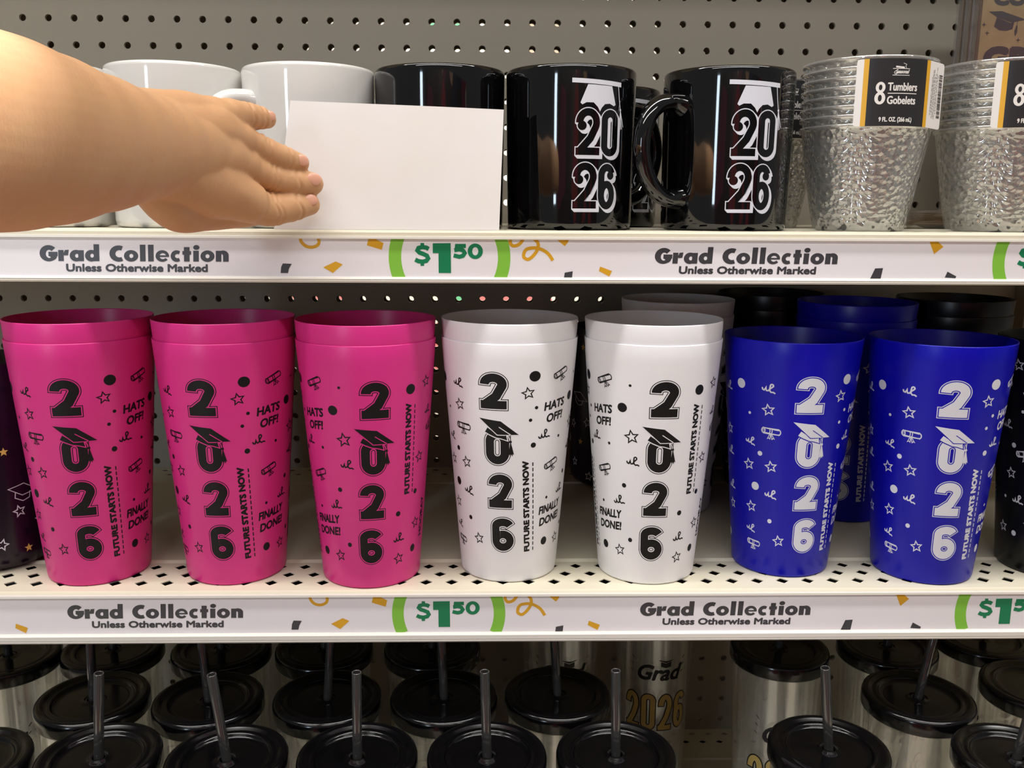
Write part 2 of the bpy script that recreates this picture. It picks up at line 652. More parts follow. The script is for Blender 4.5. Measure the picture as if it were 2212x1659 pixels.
nt.links.new(cr.outputs[0], b.inputs['Base Color'])
bm = bmesh.new()
box(bm, -24, 64, 16, 16.5, -40, 14)
me = to_mesh('next_aisle', bm, [m], smooth=False)
tag(link('wall_far', me, None, (0, 0, 0)), kind='structure')

bm = bmesh.new()
box(bm, -90, 130, -120, 20, -57, -56)
tag(link('floor', to_mesh('floor', bm, [mat('floor_tile', lin((196, 186, 168)), 0.25, 0.5, noise=(8, 0.3, lin((180, 170, 150))))], smooth=False), None, (0, 0, 0)), kind='structure')

# the aisle on the other side of the photographer, only ever seen as reflections
m = bpy.data.materials.new('opposite_aisle_goods')
m.use_nodes = True
nt = m.node_tree
b = nt.nodes['Principled BSDF']
tc = nt.nodes.new('ShaderNodeTexCoord')
mp = nt.nodes.new('ShaderNodeMapping')
mp.inputs['Scale'].default_value = (1.0, 1.0, 0.45)
vo = nt.nodes.new('ShaderNodeTexVoronoi')
vo.inputs['Scale'].default_value = 3.4
cr = nt.nodes.new('ShaderNodeValToRGB')
cr.color_ramp.interpolation = 'CONSTANT'
els = cr.color_ramp.elements
els[0].color = lin((40, 30, 26))
els[1].position = 0.3
els[1].color = lin((120, 40, 40))
for p_, c_ in ((0.42, lin((60, 50, 44))), (0.55, lin((150, 120, 96))), (0.66, lin((30, 34, 44))), (0.78, lin((190, 186, 180))), (0.88, lin((90, 34, 50)))):
    e = els.new(p_)
    e.color = c_
nt.links.new(tc.outputs['Object'], mp.inputs[0])
nt.links.new(mp.outputs[0], vo.inputs['Vector'])
sep = nt.nodes.new('ShaderNodeSeparateColor')
nt.links.new(vo.outputs['Color'], sep.inputs[0])
nt.links.new(sep.outputs[0], cr.inputs[0])
nt.links.new(cr.outputs[0], b.inputs['Base Color'])
bm = bmesh.new()
box(bm, -11, 90, -82, -76, -56, 14)
tag(link('wall_opposite', to_mesh('opposite', bm, [m], smooth=False), None, (0, 0, 0)), kind='structure')

# slotted upright at the right end of the bay
bm = bmesh.new()
box(bm, 40.6, 42.4, -0.9, 0.0, -34, 14, 0, 0.05)
for k in range(46):
    box(bm, 41.15, 41.35, -0.93, -0.88, 12 - k, 12.55 - k, 1)
    box(bm, 41.65, 41.85, -0.93, -0.88, 12 - k, 12.55 - k, 1)
tag(link('trim_1', to_mesh('upright', bm, ['steel', 'dark'], smooth=False), None, (0, 0, 0)), kind='structure')


# ------------------------------------------------------------------ shelves
def shelf(name, z, depth, label, strip_z0, strip_z1, rail_bottom, with_rail=True):
    root = empty(name, (18, 0, z))
    tag(root, label, 'shelf')
    x0, x1 = -32.0, 36.0
    # deck: flat panel, raised rib, perforated front and back bands (diamond slots)
    bm = bmesh.new()

    def perforated(y0, y1, rows, pitch, hw, hh, zz):
        dy = (y1 - y0) / rows
        for r_ in range(rows):
            yc = y0 + dy * (r_ + 0.5)
            off = (r_ % 2) * pitch / 2
            n = int((x1 - x0) / pitch)
            for k in range(n):
                xc = x0 + pitch * (k + 0.5) + off
                a = [bm.verts.new((xc + px, yc + py, zz)) for px, py in ((hw, 0), (0, hh), (-hw, 0), (0, -hh))]
                d_ = [bm.verts.new((xc + px, yc + py, zz - 0.03)) for px, py in ((hw, 0), (0, hh), (-hw, 0), (0, -hh))]
                o_ = [bm.verts.new((xc + px, yc + py, zz)) for px, py in ((pitch / 2, 0), (pitch / 2, dy / 2), (0, dy / 2), (-pitch / 2, dy / 2), (-pitch / 2, 0), (-pitch / 2, -dy / 2), (0, -dy / 2), (pitch / 2, -dy / 2))]
                for q in ((0, o_[0], o_[1], o_[2], 1), (1, o_[2], o_[3], o_[4], 2), (2, o_[4], o_[5], o_[6], 3), (3, o_[6], o_[7], o_[0], 0)):
                    bm.faces.new((a[q[0]], q[1], q[2], q[3], a[q[4]]))
                for k2 in range(4):
                    k3 = (k2 + 1) % 4
                    bm.faces.new((a[k2], a[k3], d_[k3], d_[k2]))

    def panel(y0, y1, za, zb):
        bm.faces.new([bm.verts.new(c) for c in ((x0, y0, za), (x1, y0, za), (x1, y1, zb), (x0, y1, zb))])

    yf = -depth
    perforated(yf + 0.35, yf + 2.19, 3, 0.77, 0.205, 0.2, 0.0)
    panel(yf + 2.19, yf + 2.32, 0.0, 0.06)
    panel(yf + 2.32, yf + 2.44, 0.06, 0.0)
    panel(yf + 2.44, -2.4, 0.0, 0.0)
    panel(-2.4, -2.3, 0.0, 0.05)
    panel(-2.3, -2.2, 0.05, 0.0)
    panel(-2.2, -1.3, 0.0, 0.0)
    perforated(-1.3, -0.07, 2, 0.77, 0.2, 0.13, 0.0)
    panel(-0.07, 0, 0, 0)
    # front: rounded nose and the face under it
    prof = [(yf + 0.35, 0.0), (yf + 0.10, 0.0), (yf + 0.03, -0.02), (yf, -0.07), (yf, rail_bottom), (yf + 0.5, rail_bottom), (yf + 0.5, -0.35), (-0.05, -0.35)]
    for (ya, za), (yb, zb) in zip(prof, prof[1:]):
        bm.faces.new([bm.verts.new(c) for c in ((x0, ya, za), (x0, yb, zb), (x1, yb, zb), (x1, ya, za))])
    link('deck', to_mesh('shelf_deck', bm, ['shelf'], smooth=False), root, (0, 0, 0))
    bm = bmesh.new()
    box(bm, x0, x1, yf + 0.55, -0.1, -0.33, -0.30)  # black sheet added below the slots: the shade there put in as colour
    link('under_deck_shade', to_mesh('under_deck_shade', bm, ['dark'], smooth=False), root, (0, 0, 0))
    if with_rail:
        bm = bmesh.new()
        b0, s0, s1 = rail_bottom, strip_z0, strip_z1
        pr = [(yf - 0.005, s1 + 0.06), (yf - 0.09, s1 + 0.05), (yf - 0.10, s1 - 0.01), (yf - 0.02, s1 - 0.03), (yf - 0.02, s0 + 0.03), (yf - 0.08, s0 + 0.02), (yf - 0.14, s0 - 0.02), (yf - 0.15, b0 + 0.10), (yf - 0.13, b0 + 0.08), (yf - 0.15, b0 + 0.05), (yf - 0.12, b0), (yf + 0.3, b0)]
        for (ya, za), (yb, zb) in zip(pr, pr[1:]):
            bm.faces.new([bm.verts.new(c) for c in ((x0, ya, za), (x0, yb, zb), (x1, yb, zb), (x1, ya, za))])
        link('price_rail', to_mesh('price_rail', bm, ['rail'], smooth=False), root, (0, 0, 0))
    return root


Z1, Z2, Z3 = -7.87, -18.30, -30.90
shelf('metal_shelf', Z1, 12.95, 'upper beige metal shelf holding the mugs and clear tumblers', -1.29, -0.22, -1.42)
shelf('metal_shelf', Z2, 12.95, 'middle beige perforated metal shelf holding the pink, white and blue cups', -1.31, -0.13, -1.55)
shelf('metal_shelf', Z3, 17.5, 'lowest metal shelf in shadow holding the black-lidded tumblers', -1.3, -0.15, -1.6, with_rail=False)


# unseen board added above the frame to shade the pegboard behind the mugs
bm = bmesh.new()
box(bm, -32, 36, -12.95, -0.02, -1.3, 0)
tag(link('unseen_shade_board', to_mesh('shade_board', bm, ['shelf'], smooth=False), None, (18, 0, 12.5)), kind='structure')

# ------------------------------------------------------------------ price strips
def strip_word(a):
    """'Grad Collection' in heavy geometric lowercase, origin at its lower left, 1955 units long"""
    m_ = 0
    sh = []

    def L(x):
        return x - 115
    a.annulus(L(207), 72, 93, 76, L(212), 66, 34, 38, m_, 1, 42, 318)
    a.rect(L(205), 46, L(300), 86, m_)
    a.poly([(L(262), 50), (L(300), 60), (L(296), 80), (L(262), 80)], m_)
    a.poly([(L(215), 46), (L(300), 60), (L(285), 25), (L(262), 8)], m_)
    a.rect(L(306), 0, L(362), 103, m_)
    a.poly([(L(355), 60), (L(375), 103), (L(415), 106), (L(408), 55), (L(372), 52)], m_)
    a.annulus(L(490), 51, 66, 54, L(498), 50, 19, 19, m_)
    a.rect(L(512), 0, L(570), 102, m_)
    a.annulus(L(648), 51, 66, 54, L(655), 52, 19, 19, m_)
    a.rect(L(672), 0, L(730), 158, m_)
    a.annulus(L(930), 72, 96, 76, L(938), 70, 42, 34, m_, 1, 62, 298)
    a.annulus(L(1058), 51, 74, 54, L(1060), 51, 21, 20, m_)
    a.rect(L(1150), 0, L(1208), 156, m_)
    a.rect(L(1234), 0, L(1292), 156, m_)
    a.annulus(L(1381), 51, 70, 54, L(1386), 50, 34, 28, m_, 1, 0, 322)
    a.rect(L(1350), 42, L(1451), 58, m_)
    a.annulus(L(1530), 51, 62, 54, L(1538), 51, 26, 20, m_, 1, 55, 305)
    a.rect(L(1606), 0, L(1664), 135, m_)
    a.rect(L(1590), 64, L(1680), 98, m_)
    a.rect(L(1702), 0, L(1760), 102, m_)
    a.disc(L(1735), 132, 33, m_, ry=23)
    a.annulus(L(1850), 51, 73, 54, L(1850), 51, 21, 20, m_)
    a.rect(L(1936), 0, L(1994), 102, m_)
    a.rect(L(2012), 0, L(2070), 66, m_)
    a.annulus(L(2012), 60, 58, 45, L(1996), 55, 17, 16, m_, 1, -5, 150)


def price_art(a, cx, zc, k):
    """green arcs with $1.50; cx is the middle of the circle, zc the middle of the strip, k inches per unit"""
    for base in (0, 180):
        for i in range(16):
            A, B = math.radians(base - 24 + 3 * i), math.radians(base - 21 + 3 * i)
            r0, r1 = 428 * k, 538 * k
            a.f.append(([(cx + r0 * math.cos(A), zc + r0 * math.sin(A)), (cx + r1 * math.cos(A), zc + r1 * math.sin(A)), (cx + r1 * math.cos(B), zc + r1 * math.sin(B)), (cx + r0 * math.cos(B), zc + r0 * math.sin(B))], 1, 2))

    def P(x, y):
        return (cx + (x - 1546) * k, zc - (y - 225) * k)
    a.poly([P(1398, 100), P(1556, 98), P(1558, 360), P(1448, 360), P(1448, 186), P(1398, 186)], 1, 1)
    # dollar sign
    s_ = [P(1362, 150), P(1340, 138), P(1305, 133), P(1272, 142), P(1262, 163), P(1280, 182), P(1310, 192), P(1345, 208), P(1356, 232), P(1340, 254), P(1305, 262), P(1270, 257), P(1242, 243)]
    a.stroke(s_, 38 * k, 1)
    a.poly([P(1290, 98), P(1322, 98), P(1322, 135), P(1290, 135)], 1, 1)
    a.poly([P(1288, 258), P(1320, 258), P(1320, 298), P(1288, 298)], 1, 1)
    # 50
    a.poly([P(1596, 104), P(1690, 104), P(1690, 140), P(1624, 140), P(1622, 165), P(1588, 170)], 1, 1)
    a.stroke([P(1588, 160), P(1630, 152), P(1664, 160), P(1680, 184), P(1664, 208), P(1632, 217), P(1582, 205)], 36 * k, 1)
    ox, oy = P(1773, 168)
    a.annulus(ox, oy, 67 * k, 68 * k, ox, oy, 27 * k, 36 * k, 1, 1)


def price_strip(name, z, zlo, zhi, word_x, period, zr, k2, phase, label):
    """one long paper strip in the rail; word_x is where the first 'G' starts, zr lists key heights"""
    a = Art()
    zm = (zlo + zhi) / 2
    h = zhi - zlo
    for p_ in range(-2, 3):
        X = word_x + p_ * period
        w = Art()
        strip_word(w)
        kx = 5.06 / 1955 * k2
        a.place(w, X, zr[0], kx, 0.43 / 150, 0, 0, shear=0.05)
        a.text('Unless Otherwise Marked', X + 2.58 * k2, zr[1], 0.19, 0, 1, bold=0.014, width=3.78 * k2, shear=0.05)
        price_art(a, X + 11.05 * k2, zm + 0.02, 0.00308 * k2)

        def Q(px, py):                                   # confetti, offsets in inches from the word start and strip top
            return (X + px * k2, zhi - py * (h / 1.07))
        if p_ == 1:                                      # the second run carries other confetti
            a.poly([Q(6.0, 1.07), Q(6.13, 0.76), Q(6.35, 0.75), Q(6.30, 1.07)], 0, 1)
            a.poly([Q(7.57, 0.0), Q(7.76, -0.02), Q(7.98, 0.16), Q(7.74, 0.36)], 3, 1)
            a.poly([Q(8.10, 1.0), Q(8.16, 0.84), Q(8.42, 0.97), Q(8.40, 1.02)], 0, 1)
            continue
        a.stroke([Q(*q) for q in smooth2([(7.02, -0.05), (7.04, 0.10), (7.16, 0.22), (7.33, 0.25), (7.48, 0.19), (7.52, 0.08), (7.46, -0.05)])], 0.085, 3)
        a.poly([Q(8.86, 0.0), Q(8.95, -0.02), Q(9.26, 0.13), Q(9.21, 0.31), Q(8.81, 0.19)], 3, 1)
        a.poly([Q(7.61, 0.79), Q(7.95, 0.63), Q(8.14, 0.71), Q(7.87, 0.94)], 3, 1)
        a.poly([Q(6.45, 0.95), Q(6.47, 0.79), Q(6.52, 0.69), Q(6.76, 0.70), Q(6.68, 0.83), Q(6.65, 0.95)], 0, 1)
        a.stroke([Q(*q) for q in smooth2([(12.72, -0.03), (12.70, 0.10), (12.78, 0.19), (12.92, 0.16), (13.02, 0.06), (13.06, -0.05)])], 0.09, 3)
        a.stroke([Q(*q) for q in smooth2([(13.28, -0.05), (13.44, 0.08), (13.46, 0.24), (13.36, 0.42), (13.20, 0.55), (13.08, 0.50), (13.07, 0.40)])], 0.09, 3)
        a.stroke([Q(*q) for q in smooth2([(13.07, 0.42), (13.10, 0.33), (13.20, 0.26), (13.46, 0.25), (13.72, 0.38), (13.87, 0.58)])], 0.09, 3)
        a.poly([Q(13.95, 0.0), Q(14.30, -0.02), Q(14.28, 0.08), Q(14.19, 0.19)], 3, 1)
        a.poly([Q(15.17, 0.74), Q(15.50, 0.86), Q(15.43, 1.01), Q(15.14, 0.86)], 3, 1)
        a.poly([Q(14.18, 1.07), Q(14.20, 0.91), Q(14.42, 0.87), Q(14.40, 1.07)], 0, 1)
    # the second word's own confetti (the pattern does not repeat exactly)
    X = word_x + period
    bmf = bmesh.new()
    src = a.bm(clip=(-13.8, 53.8, zlo + 0.005, zhi - 0.005))
    x0, x1 = -13.9, 53.9
    bmf.faces.new([bmf.verts.new(c) for c in ((x0, 0, zlo), (x1, 0, zlo), (x1, 0, zhi), (x0, 0, zhi))])
    for f in bmf.faces:
        f.material_index = 0
    merge(bmf, src, lambda c: (c.x, -0.003 * c.y, c.z), 1)
    bmesh.ops.transform(bmf, matrix=Matrix.Translation((-18, 0, -z)), verts=bmf.verts)
    me = to_mesh('price_strip', bmf, ['strip', 'charcoal', 'green', 'lime', 'gold'], smooth=False, weld=False)
    return tag(link(name, me, None, (18, -12.975, z)), label, 'price sign')


price_strip('price_strip', Z1, Z1 - 1.29, Z1 - 0.22, 6.18, 16.66, (Z1 - 0.87, Z1 - 1.14), 1.0, 0, 'white price strip reading Grad Collection below the mugs on the upper shelf')
price_strip('price_strip', Z2, Z2 - 1.31, Z2 - 0.13, 6.02, 16.75, (Z2 - 0.80, Z2 - 1.08), 1.005, 0, 'white price strip reading Grad Collection below the pink, white and blue cups')

# ------------------------------------------------------------------ party cups with wrapped print
R0, R1, CH = 1.47, 2.05, 7.30
REF = 1.76                                              # radius at which one art inch is one inch


def cup_r(z):
    return R0 + (R1 - R0) * z / CH


def deg(t):
    return math.radians(t) * REF


def cup_art():
    """full wrap; x = angle * REF, y = height.  material 0 ink, 1 cup colour (the thin gap lines)"""
    a = Art()
    star, dip, squ = motif_star(), motif_diploma(), motif_squiggle()

    def column(t0, slant, zs):
        H, W, t = 1.04, 0.71, 0.245
        for d, z in zip('2026', zs):
            x = deg(t0 + slant * (zs[0] - z))
            W_ = W * (0.95 if d == '0' else 1.0)
            H_ = H * (0.98 if d == '0' else 1.0)
            digit(a, d, x, z - H_ / 2, W_, H_, t, [(0.10, 0, 1, 0, 0), (0.055, 1, 2, 0, 0), (0.0, 0, 3, 0, 0)])
            if d == '0':
                cap = motif_cap()
                a.place(cap, x + 0.05, z + 0.62, 1.1)
    column(0, 1.75, (5.77, 4.10, 2.76, 1.39))
    tb = 118.0
    column(tb, -1.4, (5.75, 4.08, 2.74, 1.35))
    dz = -0.18                                          # first face sits a little lower on the cup

    def dot(t, z, r):
        a.disc(deg(t), z + dz, r, 0, 1, 16)

    def st(t, z, s=1.0, rot=10):
        a.place(star, deg(t), z + dz, s, rot=rot)

    def sq(t, z, rot=0, s=1.0):
        a.place(squ, deg(t), z + dz, 1.15 * s, rot=rot)

    def dp(t, z, rot=0, s=1.0):
        a.place(dip, deg(t), z + dz, 1.1 * s, rot=rot)

    def words(t, z, l1, l2, rot, sh):
        c, s_ = math.cos(math.radians(rot)), math.sin(math.radians(rot))
        z += dz
        a.text(l1, deg(t), z + 0.07, 0.235, 0, 1, bold=0.014, xs=0.92 if len(l1) < 5 else 0.78, shear=sh, rot=rot)
        a.text(l2, deg(t) + 0.02, z - 0.30, 0.235, 0, 1, bold=0.014, xs=0.92, shear=sh, rot=rot)

    def future(t, ztop, zbot, slant):
        zc = (ztop + zbot) / 2 + dz
        L_ = ztop - zbot
        a.text('FUTURE STARTS NOW', deg(t) + 0.09, zc, 0.17, 0, 1, bold=0.017, width=L_, rot=90 - slant)
        c, s_ = math.cos(math.radians(90 - slant)), math.sin(math.radians(90 - slant))
        n = 17
        for k in range(n):
            u0 = -L_ / 2 + L_ * k / n
            u1 = u0 + L_ / n * 0.66
            x, y = deg(t) + 0.23, zc
            a.stroke([(x + u0 * c, y + u0 * s_), (x + u1 * c, y + u1 * s_)], 0.035, 0)
    # right of the first column
    dot(35.3, 6.38, 0.155)
    dp(62.5, 6.40, 22)
    st(29.8, 5.89)
    dot(37.9, 5.45, 0.05)
    dot(32.7, 5.09, 0.05)
    words(58, 5.30, 'HATS', 'OFF!', 6, 0.18)
    sq(47.6, 4.60, 8)
    dot(36.4, 4.33, 0.08)
    dot(66.2, 4.48, 0.045)
    dp(58.2, 3.68, 20)
    future(31.5, 3.86, 1.02, -3)
    words(62.5, 2.10, 'FINALLY', 'DONE!', 6, 0.18)
    sq(76.8, 2.77, 10)
    dot(55.7, 1.24, 0.13)
    st(76.7, 1.20)
    dot(55.2, 2.63, 0.045)
    # left of the first column
    dot(-64, 6.12, 0.15)
    sq(-35.4, 6.08, -10)
    st(-35.6, 5.44)
    dot(-53.9, 5.27, 0.045)
    dp(-32.5, 4.80, -4)
    sq(-52.6, 4.40, -14, 0.9)
    dot(-42.5, 4.07, 0.075)
    st(-54.8, 3.66)
    st(-31.3, 3.70)
    dot(-47.1, 3.01, 0.13)
    sq(-29.9, 2.82, -12)
    st(-51.6, 2.33)
    dot(-30.4, 1.97, 0.07)
    sq(-51.4, 1.62, -14, 0.9)
    st(-20.2, 1.36)
    dp(-48.4, 1.17, -6, 0.9)
    # between the right side words and the second column
    for t, z, r in ((96.3, 6.30, 0.04), (89, 5.63, 0.14), (90.4, 3.27, 0.07), (97, 1.58, 0.07)):
        dot(t - 8, z, r)
    st(89.8, 4.78, 1.15)
    sq(91.7, 4.03, -4)
    # right of the second column
    dz = 0.0
    dot(150.4, 5.98, 0.15)
    st(171, 6.11)
    future(149.5, 5.56, 2.84, -1)
    sq(178, 5.22, 8, 0.9)
    dp(185, 4.76, 24)
    st(166.3, 3.87)
    dot(162.5, 2.83, 0.08)
    st(165.7, 1.82)
    dot(140.6, 2.27, 0.08)
    sq(142.4, 1.49, 8)
    st(142.6, 0.85)
    dot(163, 1.03, 0.12)
    a.text('HOORAY', deg(182), 1.9, 0.2, 0, 1, bold=0.012, rot=88)
    # far side up to the first column again
    for t, z, r in ((205, 5.9, 0.13), (222, 5.1, 0.05), (240, 6.3, 0.05), (254, 5.9, 0.05), (259, 5.05, 0.13), (214, 4.0, 0.08), (232, 3.1, 0.13), (262, 3.0, 0.07), (205, 2.3, 0.05), (219, 1.2, 0.09), (264, 0.95, 0.14)):
        dot(t, z, r)
    for t, z in ((215, 6.5), (232, 4.6), (275, 4.4), (248, 3.6), (212, 3.1), (277, 2.0), (236, 1.6), (203, 1.3)):
        st(t, z)
    for t, z in ((228, 5.7), (205, 4.6), (276, 5.75), (276, 3.7), (222, 2.3), (277, 2.6), (250, 2.3), (246, 1.0)):
        sq(t, z)
    dp(244, 5.2, -6)
    dp(226, 3.8, 10)
    return a


ART = cup_art()


def build_party_cup(name, body, ink, lift=0.0):
    bm = bmesh.new()
    t = 0.026
    lathe(bm, [(0, 0.05), (R0 - 0.22, 0.05), (R0 - 0.18, 0.0), (R0 - 0.07, 0.0), (R0 - 0.015, 0.03), (cup_r(0.1), 0.10), (cup_r(CH - 0.5), CH - 0.5), (R1 - 0.004, CH - 0.03), (R1 - 0.012, CH), (R1 - t, CH), (R1 - t - 0.006, CH - 0.02), (cup_r(0.12) - t, 0.12), (0, 0.10)], 96, 0)
    src = ART.bm(cut=(deg(-90), deg(290), 0.06))

    def fn(c):
        th = c.x / REF
        z = c.z + lift
        r = cup_r(z) + 0.0014 + 0.0011 * c.y
        return (r * math.sin(th), -r * math.cos(th), z)
    merge(bm, src, fn, 1)
    return to_mesh(name, bm, [body, ink, body], smooth=True, weld=False)


CUPS = {}
for key, body, ink in (('pink', 'pink', 'ink_black'), ('white', 'white_cup', 'ink_black'), ('blue', 'blue', 'ink_white'), ('black', 'black_cup', 'ink_white')):
    CUPS[key] = build_party_cup(key + '_cup', body, ink)

CUPS['white_high'] = build_party_cup('white_cup_high_print', 'white_cup', 'ink_black', 0.17)
STACK = 0.56


def cup(key, x, y, z, rot, label, group, tilt=0.0):
    o = link('party_cup', CUPS[key], None, (x, y, z), math.radians(rot))
    return tag(o, label, 'cup', group)


PG, WG, BG, KG = 'pink 2026 cups on the middle shelf', 'white 2026 cups on the middle shelf', 'blue 2026 cups on the middle shelf', 'black 2026 cups on the middle shelf'
stacks = [
    ('pink', 6.24, -11.07, 8.1, 'leftmost pink stack', PG),
    ('pink', 10.47, -11.06, -6.1, 'second pink stack from the left', PG),
    ('pink', 14.68, -11.33, 13.9 - 118, 'pink stack beside the white cups', PG),
    ('white_high', 18.92, -10.92, -14.9, 'white stack beside the pink cups', WG),
    ('white', 23.21, -11.13, 1.8 - 118, 'white stack beside the blue cups', WG),
]
for key, x, y, rot, where, g in stacks:
    cup(key, x, y, Z2 + 0.002, rot, 'lower printed cup of the ' + where + ', 2026 down its front', g)
    cup(key, x, y, Z2 + STACK, rot + 20, 'upper cup of the ' + where + ', only its plain rim band showing', g)
cup('blue', 27.60, -10.64, Z2 + 0.002, -0.3, 'front blue cup next to the white cups, white 2026 print', BG)
cup('blue', 31.90, -11.26, Z2 + 0.002, -12.3, 'front blue cup next to the black cup at right, white 2026 print', BG)
cup('black', 36.1, -11.0, Z2 + 0.002, 70, 'black cup with white stars at the right edge in front', KG)
cup('white', 25.2, -4.95, Z2 + 0.002, 60, 'lower white cup of the shaded stack at the back behind the white cups', WG)
cup('white', 25.2, -4.95, Z2 + STACK, 60, 'upper white cup of the shaded stack at the back behind the white cups', WG)
cup('blue', 31.5, -5.75, Z2 + 0.002, -35, 'lower dark blue cup of the shaded stack behind the two front blue cups', BG)
cup('blue', 31.5, -5.75, Z2 + STACK, -35, 'upper dark blue cup of the shaded stack behind the two front blue cups', BG)
cup('black', 29.5, -2.12, Z2 + 0.002, 40, 'lower black cup at the back, left of the shaded blue stack', KG)
cup('black', 29.5, -2.12, Z2 + STACK, 40, 'upper black cup at the back, left of the shaded blue stack', KG)
cup('black', 35.85, -4.2, Z2 + 0.002, 140, 'lower black cup at the back, right of the shaded blue stack', KG)
cup('black', 35.85, -4.2, Z2 + STACK, 140, 'upper black cup at the back, right of the shaded blue stack', KG)


# short round-footed black tumblers with caps and stars
def round_tumbler_mesh():
    bm = bmesh.new()
    h = 6.45

    def rr(z):
        return 1.66 + 0.02 * z / h
    prof = [(0, 0.08), (0.9, 0.06), (1.15, 0.0), (1.35, 0.03), (1.53, 0.14), (1.63, 0.32), (rr(0.6), 0.6), (rr(h - 0.04), h - 0.04), (rr(h) - 0.02, h), (rr(h) - 0.06, h - 0.02), (rr(0.7) - 0.07, 0.7), (1.4, 0.25), (0, 0.2)]
    lathe(bm, prof, 80, 0)
    a = Art()
    star = motif_star()
    cap = Art()
    cap.stroke([(-0.5, 0.10), (0.02, 0.27), (0.52, 0.02), (-0.02, -0.14)], 0.03, 0, 1, True)
    cap.stroke([(-0.26, -0.02), (-0.27, -0.22), (0.0, -0.34), (0.24, -0.24), (0.25, -0.02)], 0.03, 0)
    rnd = random.Random(3)
    for t in range(-80, 280, 30):
        for j in range(6):
            z = 0.75 + j * 0.95 + rnd.uniform(-0.25, 0.25)
            tt = t + (j % 2) * 15 + rnd.uniform(-5, 5)
            k = rnd.random()
            if k < 0.42:
                a.place(star, math.radians(tt) * 1.75, z, 1.05, rot=rnd.uniform(-20, 20))
            elif k < 0.7:
                a.poly([(math.radians(tt) * 1.75 + px, z + py) for px, py in star_pts(0.14)], 1, 1)
            elif k < 0.88:
                a.place(cap, math.radians(tt) * 1.75, z, 0.9, rot=rnd.uniform(-15, 15))
    src = a.bm(cut=(-3.2, 9.4, 0.15))

    def fn(c):
        th = c.x / 1.75
        r = rr(c.z) + 0.004
        return (r * math.sin(th), -r * math.cos(th), c.z)
    merge(bm, src, fn, 1)
    return to_mesh('round_tumbler', bm, ['purple_black', 'ink_white', 'ink_gold'], smooth=True, weld=False)


RT = round_tumbler_mesh()
for x, y, rot, lab in ((2.70, -10.1, 20, 'dark purple-black cup with outlined caps and gold stars at the far left edge'),
                       (23.3, -1.75, 100, 'short dark cup in the shade behind the right white stack')):
    tag(link('round_cup', RT, None, (x, y, Z2 + 0.002), math.radians(rot)), lab, 'cup', 'short dark cups with stars and caps')


# ------------------------------------------------------------------ mugs
MR0, MR1, MH = 1.83, 1.88, 4.45


def mug_r(z):
    return MR0 + (MR1 - MR0) * z / MH


def mug_art():
    a = Art()
    H, W, t = 1.24, 0.68, 0.20
    sh = []
    n = 5
    for k in range(n + 1):
        sh.append((0.055, 0, 1, 0.07 * k / n, -0.07 * k / n))
    lay = sh + [(0.0, 1, 2, 0, 0)]
    rows = ((2.04, '20'), (0.60, '26'))
    for z, s_ in rows:
        slx = 0.03 if z > 1.5 else -0.03
        digit(a, s_[0], -0.31 + slx, z, W, H, t, lay)
        Wz = 0.56
        digit(a, s_[1], 0.36 + slx, z - 0.02, Wz, H, t, lay)
        if s_[0] == '2':
            # curled start of the 2
            for extra, mi, ly, dx, dy in lay:
                a.disc(-0.31 + slx - 0.17 + dx, z + H * 0.63 + dy, 0.125 + extra / 2, mi, ly, 18)
        if s_[1] == '6':
            for extra, mi, ly, dx, dy in lay:
                a.disc(0.36 + slx + 0.12 + dx, z + H * 0.73 + dy, 0.115 + extra / 2, mi, ly, 18)
    # mortar board above
    a.n = 0
    a.poly([(-0.74, 4.06), (0.76, 4.00), (0.76, 3.88), (-0.74, 3.94)], 0, 1)
    a.poly([(-0.31, 3.90), (0.42, 3.88), (0.56, 3.40), (0.50, 3.36), (0.36, 3.42), (0.20, 3.40), (0.10, 3.30), (0.05, 3.20), (-0.02, 3.32), (-0.14, 3.43), (-0.34, 3.43), (-0.46, 3.37), (-0.51, 3.42)], 0, 1)
    a.stroke([(0.65, 3.90), (0.70, 3.55), (0.75, 3.30)], 0.025, 0)
    a.disc(0.755, 3.28, 0.035, 0, 1, 10)
    for dx in (-0.02, 0.03, 0.08, 0.14):
        a.stroke([(0.755, 3.28), (0.755 + dx * 0.6, 3.0), (0.76 + dx, 2.74 + abs(dx - 0.05))], 0.022, 0)
    return a


def mug_body(glaze, printed):
    bm = bmesh.new()
    t = 0.15
    prof = [(0, 0.12), (1.45, 0.12), (1.55, 0.0), (1.66, 0.0), (1.76, 0.035), (1.81, 0.10), (MR0, 0.2)]
    prof += [(mug_r(z), z) for z in (1.2, 2.4, 3.6, MH - 0.12)]
    prof += [(MR1 - 0.012, MH - 0.05), (MR1 - 0.045, MH - 0.01), (MR1 - 0.08, MH), (MR1 - 0.12, MH - 0.015), (MR1 - t, MH - 0.06), (MR1 - t - 0.01, MH - 0.2), (MR0 - t, 0.5), (MR0 - t - 0.12, 0.3), (MR0 - 0.5, 0.22), (0, 0.2)]
    lathe(bm, prof, 112, 0)
    mats = [glaze]
    if printed:
        for base in (0.0, math.pi):
            src = mug_art().bm(cut=(-1.0, 1.2, 0.06))

            def fn(c):
                th = c.x / 1.855 + base
                r = mug_r(c.z) + 0.0015 + 0.0022 * c.y
                return (r * math.sin(th), -r * math.cos(th), c.z)
            merge(bm, src, fn, 1)
        mats = [glaze, 'ink_white', glaze]
    return to_mesh('mug_body', bm, mats, smooth=True, weld=False)


